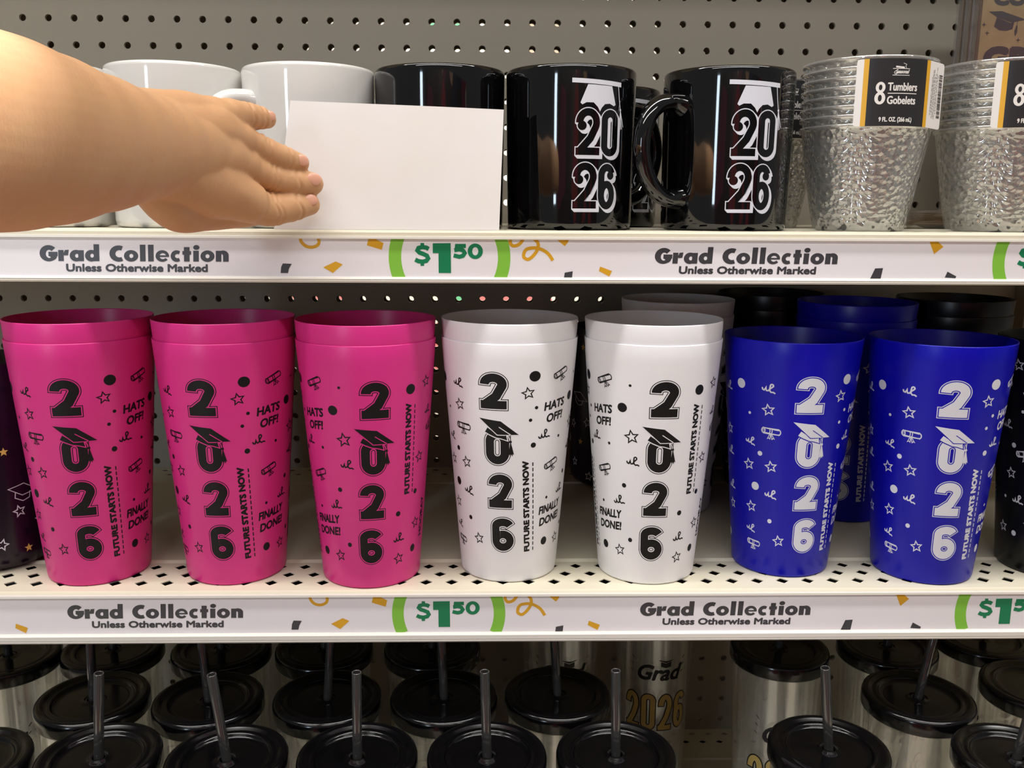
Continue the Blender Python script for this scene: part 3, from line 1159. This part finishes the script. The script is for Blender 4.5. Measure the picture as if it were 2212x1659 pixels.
def mug_handle(glaze):
    bm = bmesh.new()
    r = MR0 - 0.06
    ctrl = [(r - 0.05, 3.46), (r + 0.40, 3.54), (r + 0.88, 3.42), (r + 1.25, 3.04), (r + 1.42, 2.40), (r + 1.32, 1.76), (r + 1.0, 1.22), (r + 0.52, 0.92), (r - 0.05, 0.90)]
    # smooth with Catmull-Rom
    pts = []
    for i in range(len(ctrl) - 1):
        p0, p1, p2, p3 = ctrl[max(i - 1, 0)], ctrl[i], ctrl[i + 1], ctrl[min(i + 2, len(ctrl) - 1)]
        for k in range(8):
            u = k / 8
            q = [0.5 * ((2 * p1[j]) + (-p0[j] + p2[j]) * u + (2 * p0[j] - 5 * p1[j] + 4 * p2[j] - p3[j]) * u * u + (-p0[j] + 3 * p1[j] - 3 * p2[j] + p3[j]) * u ** 3) for j in (0, 1)]
            pts.append((0, -q[0], q[1]))
    pts.append((0, -ctrl[-1][0], ctrl[-1][1]))
    n = len(pts)
    rads = []
    for i in range(n):
        e = min(i, n - 1 - i) / 8.0
        rads.append(0.235 + 0.12 * max(0.0, 1 - e) ** 1.5)
    # section: wide sideways (x), thinner in the plane of the handle
    tube(bm, pts, rads, 28, 0, True, flat=1.15, up=Vector((1, 0, 0)))
    return to_mesh('mug_handle', bm, [glaze], smooth=True)


WB, WH = mug_body('white_mug', False), mug_handle('white_mug')
KB, KH = mug_body('black_mug', True), mug_handle('black_mug')
KP = mug_body('black_mug', False)


def mug(x, y, body, handle, brot, hrot, label, group):
    r_ = empty('mug', (x, y, Z1 + 0.002))
    tag(r_, label, 'mug', group)
    link('body', body, r_, (0, 0, 0), math.radians(brot))
    link('handle', handle, r_, (0, 0, 0), math.radians(hrot))
    return r_


GW, GK = 'white mugs on the upper shelf', 'black mugs on the upper shelf'
mug(5.40, -10.45, WB, WH, 0, -60, 'white mug mostly hidden behind the forearm, leftmost on the shelf', GW)
mug(9.24, -10.46, WB, WH, 0, -150, 'white mug right above the back of the hand', GW)
mug(13.10, -10.47, WB, WH, 0, -50, 'white mug behind the left half of the blank card, handle showing', GW)
mug(16.88, -10.44, KP, KH, 0, 165, 'plain black mug behind the right half of the blank card', GK)
mug(20.67, -10.57, KB, KH, 19, 120, 'black mug with white 2026 print right beside the blank card', GK)
mug(25.28, -10.55, KB, KH, 9, -60, 'black mug with white 2026 print and its handle turned to the front', GK)
mug(22.15, -6.35, KB, KH, 48, 150, 'black mug in the back row, glimpsed between the two printed black mugs', GK)


# ------------------------------------------------------------------ packs of clear tumblers
TR0, TR1, TH = 1.27, 1.85, 2.95


def tumbler_mesh():
    bm = bmesh.new()

    def rr(z):
        return TR0 + (TR1 - 0.05 - TR0) * (z / TH) ** 0.85
    prof = [(0, 0.16), (TR0 - 0.25, 0.16), (TR0 - 0.18, 0.0), (TR0 - 0.03, 0.0), (TR0, 0.04), (rr(0.2), 0.2)]
    prof += [(rr(z), z) for z in (0.5, 0.9, 1.3, 1.7, 2.1, 2.5, TH - 0.12)]
    lathe(bm, prof, 96, 0)
    rim = [(rr(TH - 0.12), TH - 0.12), (TR1, TH - 0.09), (TR1 + 0.012, TH - 0.04), (TR1, TH), (TR1 - 0.06, TH - 0.01), (rr(TH - 0.15) - 0.05, TH - 0.15)]
    lathe(bm, rim, 96, 1)
    lathe(bm, [(rr(TH - 0.15) - 0.05, TH - 0.15), (rr(1.5) - 0.05, 1.5), (rr(0.4) - 0.05, 0.4), (0, 0.3)], 96, 0)
    return to_mesh('tumbler', bm, ['hammered', 'clear_rim'], smooth=True)


def label_mesh():
    """paper label: wraps the stack of rims, its right end standing off flat"""
    a = Art()
    r = 1.885
    d0 = -10.0
    z0, z1 = 2.86, 4.62

    def X(t):
        return math.radians(t - d0) * r
    end = X(58) + 0.62
    # paper
    a.poly([(0.08, z0), (end - 0.08, z0), (end - 0.02, z0 + 0.02), (end, z0 + 0.08), (end, z1 - 0.08), (end - 0.02, z1 - 0.02), (end - 0.08, z1), (0.08, z1), (0.02, z1 - 0.02), (0, z1 - 0.08), (0, z0 + 0.08), (0.02, z0 + 0.02)], 1, 0)
    a.rect(X(-4.4), z0, X(-0.4), z1, 2, 1)
    a.rect(X(-0.4), z0, X(51), z1, 0, 1)
    a.rect(X(51), z0, X(55.5), z1, 2, 1)
    zc = (z0 + z1) / 2
    # 8
    ex = X(9.6)
    a.annulus(ex, zc + 0.13, 0.125, 0.145, ex, zc + 0.13, 0.045, 0.075, 1, 2, n=24)
    a.annulus(ex, zc - 0.15, 0.14, 0.165, ex, zc - 0.15, 0.05, 0.09, 1, 2, n=24)
    w = X(41) - X(15.5)
    a.text('Tumblers', X(15.5), zc + 0.05, 0.20, 1, 2, bold=0.008, width=w, align='L')
    a.rect(X(15.5), zc - 0.035, X(41), zc - 0.015, 1, 2)
    a.text('Gobelets', X(15.5), zc - 0.30, 0.20, 1, 2, bold=0.008, width=w * 0.97, align='L')
    a.text('9 FL. OZ. (266 mL)', X(24), z0 + 0.12, 0.11, 1, 2, bold=0.006, width=X(38) - X(10))
    # scroll-and-line crest with the script word
    mx = X(25.5)
    a.rect(mx - 0.24, z1 - 0.27, mx + 0.24, z1 - 0.255, 1, 2)
    a.rect(mx - 0.24, z1 - 0.44, mx + 0.24, z1 - 0.425, 1, 2)
    a.text('Seasonal', mx + 0.02, z1 - 0.385, 0.095, 1, 2, bold=0.005, width=0.36, shear=0.25)
    a.annulus(mx - 0.15, z1 - 0.365, 0.05, 0.05, mx - 0.15, z1 - 0.365, 0.036, 0.036, 1, 2, n=16)
    a.poly([(mx - 0.16, z1 - 0.19), (mx + 0.08, z1 - 0.215), (mx + 0.08, z1 - 0.255), (mx - 0.16, z1 - 0.235)], 1, 2)
    a.stroke([(mx + 0.04, z1 - 0.12), (mx + 0.13, z1 - 0.15), (mx + 0.11, z1 - 0.2), (mx + 0.13, z1 - 0.25)], 0.012, 1, 2)
    # fine print rows and barcode on the white end
    rnd = random.Random(11)
    for k in range(7):
        x = X(58) + 0.06 + 0.045 * k
        y = z0 + 0.35 + rnd.uniform(-0.1, 0.1)
        while y < z1 - 0.4 + 0.1 * (k % 3):
            L_ = rnd.uniform(0.02, 0.09)
            a.rect(x, y, x + 0.018, y + L_, 3, 2)
            y += L_ + rnd.uniform(0.015, 0.03)
    y = z0 + 0.30
    while y < z1 - 0.32:
        t_ = rnd.choice((0.008, 0.008, 0.016, 0.024, 0.032))
        a.rect(end - 0.22, y, end - 0.06, y + t_, 0, 2)
        y += t_ + rnd.choice((0.008, 0.012, 0.02))
    src = a.bm(cut=(0, X(60), 0.08))
    bm = bmesh.new()

    def fn(c):
        e = 0.003 * c.y
        if c.x <= X(58):
            th = math.radians(d0) + c.x / r
            return ((r + e) * math.sin(th), -(r + e) * math.cos(th), c.z)
        th = math.radians(58)
        d_ = c.x - X(58)
        bend = 0.05 * d_ * d_
        return ((r + e + bend) * math.sin(th) + d_ * math.cos(th), -(r + e + bend) * math.cos(th) + d_ * math.sin(th), c.z - 0.06 * d_)
    merge(bm, src, fn, 0)
    return to_mesh('pack_label', bm, ['label_black', 'label_white', 'label_gold', 'charcoal'], smooth=True, weld=False)


TM, LM = tumbler_mesh(), label_mesh()
for x, y, rot, lab in ((29.33, -10.65, -22, 'pack of eight clear hammered tumblers beside the black mugs, black and gold label'),
                       (33.42, -10.60, -28, 'pack of eight clear hammered tumblers cut off by the right edge'),
                       (27.55, -6.45, -16, 'pack of clear hammered tumblers in the back row behind the rightmost black mug')):
    r_ = empty('tumbler_pack', (x, y, Z1 + 0.002), math.radians(rot))
    tag(r_, lab, 'tumbler pack', 'packs of clear tumblers')
    for k in range(8):
        link('tumbler', TM, r_, (0, 0, 0.254 * k))
    tag(link('paper_label', LM, r_, (0, 0, 0)), 'black label with gold edges')

# ------------------------------------------------------------------ kraft napkin packs and plates behind the tumblers
for i, (yf, lab) in enumerate(((-5.0, 'front kraft napkin pack printed with congrats grad and caps'), (-4.38, 'middle napkin pack right behind the printed front one'), (-3.76, 'rear napkin pack nearest the pegboard, right side of the shelf'))):
    r_ = empty('napkin_pack', (35.33 + 0.04 * i, yf, Z1))
    tag(r_, lab, 'napkins', 'kraft napkin packs')
    bm = bmesh.new()
    box(bm, 0.06, 7.0, 0.06, 0.52, 0.04, 9.6, 0, 0.06)
    for k in range(4):
        box(bm, 0.045, 0.2, 0.10 + 0.11 * k, 0.15 + 0.11 * k, 0.1, 9.5, 1)
    if i == 0:
        a = Art()
        a.text('CONGRATS', 2.42, 7.68, 0.40, 0, 1, bold=0.05, width=3.9, align='C')
        cap = [(0.18, 6.42), (0.80, 6.45), (1.55, 6.18), (0.95, 6.12), (0.62, 6.18)]
        for ox, oy in ((0.0, 0.0), (1.45, -0.18), (2.9, 0.05)):
            oy += 0.98
            ox += 0.12
            a.poly([(x + ox, y + oy) for x, y in [(0.17, 6.45), (0.62, 6.47), (1.52, 6.20), (1.0, 6.10), (0.5, 6.26)]], 0, 1)
            a.poly([(x + ox, y + oy) for x, y in [(0.47, 6.26), (0.98, 6.08), (1.10, 6.14), (1.06, 5.88), (0.85, 5.82), (0.6, 5.84), (0.40, 5.96)]], 0, 1)
            a.stroke([(1.22 + ox, 6.14 + oy), (1.20 + ox, 5.98 + oy)], 0.02, 0)
            a.poly([(1.18 + ox, 6.0 + oy), (1.23 + ox, 6.0 + oy), (1.24 + ox, 5.78 + oy), (1.18 + ox, 5.64 + oy), (1.13 + ox, 5.8 + oy)], 0, 1)
        for sx, sy in ((0.16, 7.0), (0.3, 6.72), (1.42, 6.5), (2.5, 5.5), (3.3, 5.6)):
            a.poly([(sx, sy + 0.09), (sx + 0.02, sy + 0.02), (sx + 0.09, sy), (sx + 0.02, sy - 0.02), (sx, sy - 0.09), (sx - 0.02, sy - 0.02), (sx - 0.09, sy), (sx - 0.02, sy + 0.02)], 0, 1)
        a.text('GRAD', 1.92, 5.55, 0.66, 0, 1, bold=0.09, width=3.2, align='C')
        src = a.bm()
        merge(bm, src, lambda c: (c.x + 0.06, 0.055 - 0.004 * c.y, c.z), 2)
    link('napkin_block', to_mesh('napkin_block', bm, ['kraft', 'kraft_edge', 'charcoal'], smooth=False, weld=False), r_, (0, 0, 0))
    bm = bmesh.new()
    box(bm, 0.0, 7.1, 0.0, 0.58, 0.01, 9.7, 0, 0.08)
    # crimped seam along the left side of the wrapper
    box(bm, -0.14, 0.02, 0.28, 0.30, 0.1, 9.6, 0)
    link('clear_wrapper', to_mesh('clear_wrapper', bm, ['film'], smooth=False), r_, (0, 0, 0))

bm = bmesh.new()
for k in range(7):
    z = 0.03 + 0.055 * k
    lathe(bm, [(0, z), (1.5, z), (1.75, z + 0.10), (2.03, z + 0.16), (2.05, z + 0.19), (1.75, z + 0.13), (1.5, z + 0.03), (0, z + 0.03)], 64, 0)
r_ = empty('paper_plate_pack', (34.65, -7.15, Z1))
tag(r_, 'flat pack of brown paper plates lying between the two tumbler packs', 'plates')
link('plate_stack', to_mesh('plate_stack', bm, ['plate'], smooth=True), r_, (0, 0, 0))
bm = bmesh.new()
lathe(bm, [(0, 0.005), (2.0, 0.005), (2.1, 0.2), (2.1, 0.5), (1.95, 0.62), (0, 0.60)], 64, 0)
link('clear_wrapper', to_mesh('plate_wrapper', bm, ['film'], smooth=True), r_, (0, 0, 0))

# ------------------------------------------------------------------ lidded tumblers on the lowest shelf
LT = 8.5                                                # lid top above the shelf


def acrylic_mesh():
    bm = bmesh.new()
    h = LT - 0.35

    def rr(z):
        return 1.28 + 0.33 * z / h
    prof = [(0, 0.1), (1.0, 0.1), (1.1, 0.0), (1.22, 0.0), (1.28, 0.08)] + [(rr(z), z) for z in (1, 2, 4, 6, h - 0.2)] + [(rr(h) + 0.02, h - 0.1), (rr(h), h), (rr(h) - 0.12, h), (rr(h) - 0.16, h - 0.3), (rr(4) - 0.16, 4), (rr(1) - 0.16, 0.7), (0, 0.6)]
    lathe(bm, prof, 64, 0)
    a = Art()
    a.text('Grad', -0.02, 5.55, 0.62, 0, 1, bold=0.03, width=1.65, shear=0.28)
    a.poly([(-0.02, 6.42), (0.30, 6.36), (0.62, 6.40), (0.30, 6.28)], 0, 1)
    a.poly([(0.10, 6.33), (0.30, 6.26), (0.50, 6.33), (0.50, 6.12), (0.30, 6.06), (0.10, 6.14)], 0, 1)
    for sx in (-1.0, 0.98):
        for k in range(3):
            a.stroke([(sx + 0.03 * k, 5.8 + 0.28 * k), (sx * 1.09 + 0.03 * k, 5.86 + 0.31 * k)], 0.025, 0)
    for d, x in zip('2026', (-1.02, -0.34, 0.36, 1.04)):
        digit(a, d, x, 3.35, 0.56, 1.55, 0.20, [(0.09, 0, 1, 0, 0), (0.0, 1, 2, 0, 0)])
    src = a.bm(cut=(-1.5, 1.5, 0.1))

    def fn(c):
        th = c.x / 1.5
        r = rr(c.z) + 0.003 + 0.003 * c.y
        return (r * math.sin(th), -r * math.cos(th), c.z)
    merge(bm, src, fn, 1)
    return to_mesh('acrylic_cup', bm, ['acrylic', 'ink_black', 'tumbler_gold'], smooth=True, weld=False)


def lid_mesh():
    bm = bmesh.new()
    r = 1.70
    b = LT - 0.52
    prof = [(1.50, b + 0.1), (1.62, b), (r - 0.02, b), (r, b + 0.04), (r, LT - 0.14), (r - 0.03, LT - 0.05), (r - 0.10, LT - 0.01), (r - 0.17, LT), (r - 0.24, LT - 0.02), (r - 0.30, LT - 0.09), (r - 0.36, LT - 0.10), (r - 0.40, LT - 0.07), (r - 0.46, LT - 0.06), (r - 0.50, LT - 0.12), (r - 0.53, LT - 0.18), (1.0, LT - 0.17), (0.42, LT - 0.15), (0.24, LT - 0.145), (0.21, LT - 0.10), (0.18, LT - 0.10), (0.165, LT - 0.16), (0.165, LT - 0.4)]
    lathe(bm, prof, 72, 0)
    return to_mesh('lid', bm, ['lid'], smooth=True)


def straw_mesh():
    bm = bmesh.new()
    r = 0.135
    lathe(bm, [(r - 0.03, -6.5), (r, -6.5), (r, 2.62), (r - 0.01, 2.64), (r - 0.025, 2.64), (r - 0.03, 2.62), (r - 0.03, -6.5)], 20, 0)
    return to_mesh('straw', bm, ['straw'], smooth=True)


AC, LD, SW = acrylic_mesh(), lid_mesh(), straw_mesh()
rows = [
    ('front', [(3.75, -14.8, 0, 0), (7.33, -14.6, 5, 1), (10.95, -14.75, -6, 0), (14.60, -14.7, 1, 0), (18.26, -14.7, -1.5, 0), (21.92, -14.7, -1.5, 0), (28.1, -14.5, -7, 2), (33.3, -15.0, 7, 2)]),
    ('middle', [(5.84, -11.5, 2, 0), (9.48, -11.6, -3, 0), (13.2, -11.55, 5, 2), (16.88, -11.55, -2, 0), (20.5, -11.4, -4, 0), (32.0, -11.75, 7, 2), (36.2, -11.15, 4, 0)]),
    ('back', [(1.7, -8.6, 0, 0), (5.1, -8.15, 3, 0), (8.9, -8.2, -4, 0), (12.5, -8.2, 4, 0), (16.3, -8.2, -3, 0), (28.6, -8.4, -5, 0), (32.5, -8.3, 3, 0), (36.3, -7.7, 4, 0)]),
    ('deepest', [(21.2, -4.0, 2, 0), (24.98, -4.0, -2, 0)]),
]
ords = ['first', 'second', 'third', 'fourth', 'fifth', 'sixth', 'seventh', 'eighth']
for rname, items in rows:
    for i, (x, y, lean, lean2) in enumerate(items):
        r_ = empty('lidded_tumbler', (x, y, Z3 + 0.002))
        if rname == 'deepest':
            lab = ('clear tumbler by the pegboard, left of the one showing a full Grad 2026', 'clear tumbler by the pegboard showing Grad 2026 in gold')[i]
        else:
            lab = 'black-lidded clear tumbler, %s from the left in the %s row of the lowest shelf' % (ords[i], rname)
        tag(r_, lab, 'tumbler', 'black-lidded tumblers on the lowest shelf')
        link('cup_body', AC, r_, (0, 0, 0), math.radians(-3 if x > 20 else 4))
        link('lid', LD, r_, (0, 0, 0))
        s_ = link('straw', SW, r_, (0, 0, LT - 0.15))
        s_.rotation_euler = (math.radians(lean2), math.radians(lean), 0)

# ------------------------------------------------------------------ blank card held against the shelf edge
bm = bmesh.new()
nx, nz = 16, 8
bl, br_, tr_, tl = Vector((12.47, -12.86, -7.865)), Vector((18.58, -12.86, -7.865)), Vector((18.70, -12.50, -4.66)), Vector((12.98, -12.50, -4.47))
for side, off in ((0, 0.0), (1, 0.018)):
    g = []
    for j in range(nz + 1):
        v = j / nz
        row = []
        for i in range(nx + 1):
            u = i / nx
            p = bl.lerp(br_, u).lerp(tl.lerp(tr_, u), v)
            p.y += off - 0.05 * math.sin(math.pi * u) * v + 0.02 * math.sin(math.pi * 2 * u) * v
            row.append(bm.verts.new((p.x - 15.5, p.y + 12.86, p.z + 7.865)))
        g.append(row)
    for j in range(nz):
        for i in range(nx):
            q = (g[j][i], g[j][i + 1], g[j + 1][i + 1], g[j + 1][i])
            bm.faces.new(q if side == 0 else q[::-1])
    if side == 0:
        front = g
    else:
        ring = lambda G: [G[0][i] for i in range(nx)] + [G[j][nx] for j in range(nz)] + [G[nz][i] for i in range(nx, 0, -1)] + [G[j][0] for j in range(nz, 0, -1)]
        A, B = ring(front), ring(g)
        for k in range(len(A)):
            bm.faces.new((A[k], B[k], B[(k + 1) % len(A)], A[(k + 1) % len(A)]))
tag(link('blank_card', to_mesh('blank_card', bm, ['paper'], smooth=False), None, (15.5, -12.86, -7.865)), 'blank white paper card standing on the shelf edge, held by the hand', 'card')

# ------------------------------------------------------------------ arm and hand
CH_ = {
    'forearm': [(10.9, -30.0, -6.3, 1.5), (10.624, -27.0, -6.157, 1.55), (10.206, -24.0, -6.153, 1.589), (10.253, -22.2, -6.135, 1.612), (10.385, -20.9, -6.132, 1.527), (10.607, -19.5, -6.094, 1.351), (10.816, -18.2, -6.046, 1.198), (11.005, -17.4, -6.008, 1.12), (11.3, -16.5, -6.0, 0.95), (11.7, -15.6, -6.0, 0.7)],
    'mc_pinky': [(10.888, -17.8, -5.599, 0.766), (11.205, -16.4, -5.348, 0.651), (11.667, -15.5, -5.215, 0.504), (12.05, -14.97, -5.13, 0.35)],
    'mc_ring': [(10.953, -17.5, -5.86, 0.9), (11.601, -15.7, -5.561, 0.718), (12.2, -14.85, -5.66, 0.41)],
    'mc_middle': [(10.936, -17.5, -6.103, 0.902), (11.648, -15.6, -6.083, 0.769), (12.24, -14.7, -6.25, 0.42)],
    'mc_index': [(10.922, -17.5, -6.298, 0.843), (11.563, -15.8, -6.733, 0.766), (12.30, -14.75, -7.15, 0.53)],
    'pinky': [(11.966, -15.0, -5.099, 0.403), (12.279, -14.5, -5.068, 0.332), (12.498, -14.2, -5.081, 0.302), (12.679, -13.95, -5.1, 0.235)],
    'ring': [(12.106, -14.8, -5.613, 0.40), (12.534, -14.3, -5.81, 0.322), (12.944, -13.95, -5.999, 0.308), (13.364, -13.45, -6.143, 0.248)],
    'middle': [(12.108, -14.7, -6.17, 0.41), (12.641, -14.15, -6.50, 0.342), (13.122, -13.7, -6.637, 0.331), (13.629, -13.3, -6.669, 0.306)],
    'index': [(12.143, -14.8, -7.12, 0.52), (12.615, -14.2, -7.34, 0.425), (13.07, -13.75, -7.286, 0.386), (13.536, -13.3, -7.209, 0.289)],
    'thumb': [(10.857, -17.3, -6.882, 0.449), (10.943, -16.6, -7.226, 0.487), (11.032, -15.9, -7.413, 0.493), (11.387, -15.0, -7.412, 0.457), (11.937, -14.1, -7.41, 0.404), (12.4, -13.55, -7.38, 0.33)],
}
HO = Vector((11.0, -18.0, -6.0))                        # hand origin


def limb(bm, chain, seg=44):
    """closed, round-ended, tapering limb through (x, y, z, r) joints"""
    P = [Vector(c[:3]) - HO for c in chain]
    Rr = [c[3] for c in chain]
    pts, rad = [], []
    n = len(P)
    for i in range(n - 1):
        p0, p1, p2, p3 = P[max(i - 1, 0)], P[i], P[i + 1], P[min(i + 2, n - 1)]
        for k in range(5):
            u = k / 5
            pts.append(0.5 * ((2 * p1) + (-p0 + p2) * u + (2 * p0 - 5 * p1 + 4 * p2 - p3) * u * u + (-p0 + 3 * p1 - 3 * p2 + p3) * u ** 3))
            rad.append(Rr[i] + (Rr[i + 1] - Rr[i]) * (3 * u * u - 2 * u ** 3))
    pts.append(P[-1])
    rad.append(Rr[-1])
    d0 = (pts[0] - pts[1]).normalized()
    d1 = (pts[-1] - pts[-2]).normalized()
    head = [(pts[0] + d0 * rad[0] * math.sin(a), rad[0] * math.cos(a)) for a in (1.45, 1.1, 0.7, 0.35)]
    tail = [(pts[-1] + d1 * rad[-1] * math.sin(a), rad[-1] * math.cos(a)) for a in (0.35, 0.7, 1.1, 1.45)]
    allp = [h_[0] for h_ in head] + pts + [t_[0] for t_ in tail]
    allr = [h_[1] for h_ in head] + rad + [t_[1] for t_ in tail]
    tube(bm, allp, allr, seg, 0, True, 1.0, Vector((0.1, 0.2, 1)))


bm = bmesh.new()
for c in CH_.values():
    limb(bm, c)
bmesh.ops.recalc_face_normals(bm, faces=bm.faces[:])
me = to_mesh('arm_blank', bm, ['skin'], weld=False)
tmp = bpy.data.objects.new('arm_blank', me)
COL.objects.link(tmp)
md = tmp.modifiers.new('remesh', 'REMESH')
md.mode = 'VOXEL'
md.voxel_size = 0.034 * S
md.use_smooth_shade = True
sm = tmp.modifiers.new('smooth', 'SMOOTH')
sm.factor = 0.5
sm.iterations = 15
dg = bpy.context.evaluated_depsgraph_get()
arm_me = bpy.data.meshes.new_from_object(tmp.evaluated_get(dg))
bpy.data.objects.remove(tmp)
# skin folds over the finger joints and at the wrist: (point, finger direction, reach, depth, width)
FOLDS = []
for fk, spots in (('pinky', (0.36, 0.72)), ('ring', (0.38, 0.44, 0.76)), ('middle', (0.36, 0.42, 0.74)), ('index', (0.38, 0.45, 0.76))):
    ch = [Vector(c[:3]) for c in CH_[fk]]
    for u in spots:
        q = u * (len(ch) - 1)
        i0 = min(int(q), len(ch) - 2)
        FOLDS.append((ch[i0].lerp(ch[i0 + 1], q - i0) - HO, (ch[i0 + 1] - ch[i0]).normalized(), 0.55, 0.020, 0.035))
for v in arm_me.vertices:
    p = v.co / S
    if p.y < 2.6:
        continue
    for c, t, reach, depth, wd in FOLDS:
        d_ = p - c
        if d_.length < reach:
            h_ = d_.dot(t) + 0.05 * math.sin(9 * d_.z)
            rad = d_ - t * d_.dot(t)
            g_ = math.exp(-(h_ / wd) ** 2) - 0.55 * math.exp(-((abs(h_) - 0.10) / 0.06) ** 2)
            if rad.length > 1e-4:
                p = p - rad.normalized() * depth * g_
    v.co = p * S
# tendons fanning from the wrist to the knuckles, and soft knuckle bumps
TEND = [(Vector((11.05, -16.9, -5.75)) - HO, Vector(b_) - HO) for b_ in ((12.05, -14.97, -5.13), (12.2, -14.85, -5.66), (12.24, -14.7, -6.25), (12.3, -14.75, -7.10))]
normals = [n_.vector.copy() for n_ in arm_me.vertex_normals]
for v in arm_me.vertices:
    p = v.co / S
    if p.y < 0.6:
        continue
    out = Vector((0.25, -0.95, 0.1))
    g_ = 0.0
    for a_, b_ in TEND:
        ab = b_ - a_
        u = (p - a_).dot(ab) / ab.length_squared
        if 0.05 < u < 1.15:
            off = (p - a_) - ab * u
            off -= out.normalized() * off.dot(out.normalized())
            g_ += math.exp(-(off.length / 0.12) ** 2) * 0.035 * min(1.0, u * 2) * (1.0 if u < 1 else (1.15 - u) / 0.15)
        kn = (p - b_)
        kn -= out.normalized() * kn.dot(out.normalized())
        g_ += 0.05 * math.exp(-(kn.length / 0.22) ** 2)
    front = 1.0 if normals[v.index].dot(out) > 0.1 else 0.0
    v.co = (p + out.normalized() * g_ * front) * S
arm_me.materials.clear()
arm_me.materials.append(M['skin'])
arm_me.polygons.foreach_set('use_smooth', [True] * len(arm_me.polygons))
person = link('person', arm_me, None, tuple(HO))
tag(person, 'bare left forearm and hand reaching in from the left, fingers on the blank card', 'person')
# fingernails: (centre, finger direction, half length, half width)
for (cx, cy, cz), (dx, dy, dz), hl, hw in (((12.80, -14.15, -5.03), (0.7, 0.6, -0.1), 0.16, 0.13),
                                           ((13.48, -13.70, -6.09), (0.75, 0.55, -0.3), 0.18, 0.145),
                                           ((13.74, -13.58, -6.56), (0.82, 0.5, -0.2), 0.20, 0.165),
                                           ((13.64, -13.57, -7.09), (0.82, 0.5, 0.05), 0.18, 0.15)):
    bm = bmesh.new()
    bmesh.ops.create_uvsphere(bm, u_segments=20, v_segments=12, radius=1.0)
    t = Vector((dx, dy, dz)).normalized()
    view = Vector((0.30, -0.95, 0.12))
    nrm = (view - t * view.dot(t)).normalized()
    s_ = t.cross(nrm)
    mt = Matrix((t * hl, s_ * hw, nrm * 0.05)).transposed().to_4x4()
    bmesh.ops.transform(bm, matrix=mt, verts=bm.verts)
    link('fingernail', to_mesh('fingernail', bm, ['nail']), person, Vector((cx, cy, cz)) - HO)
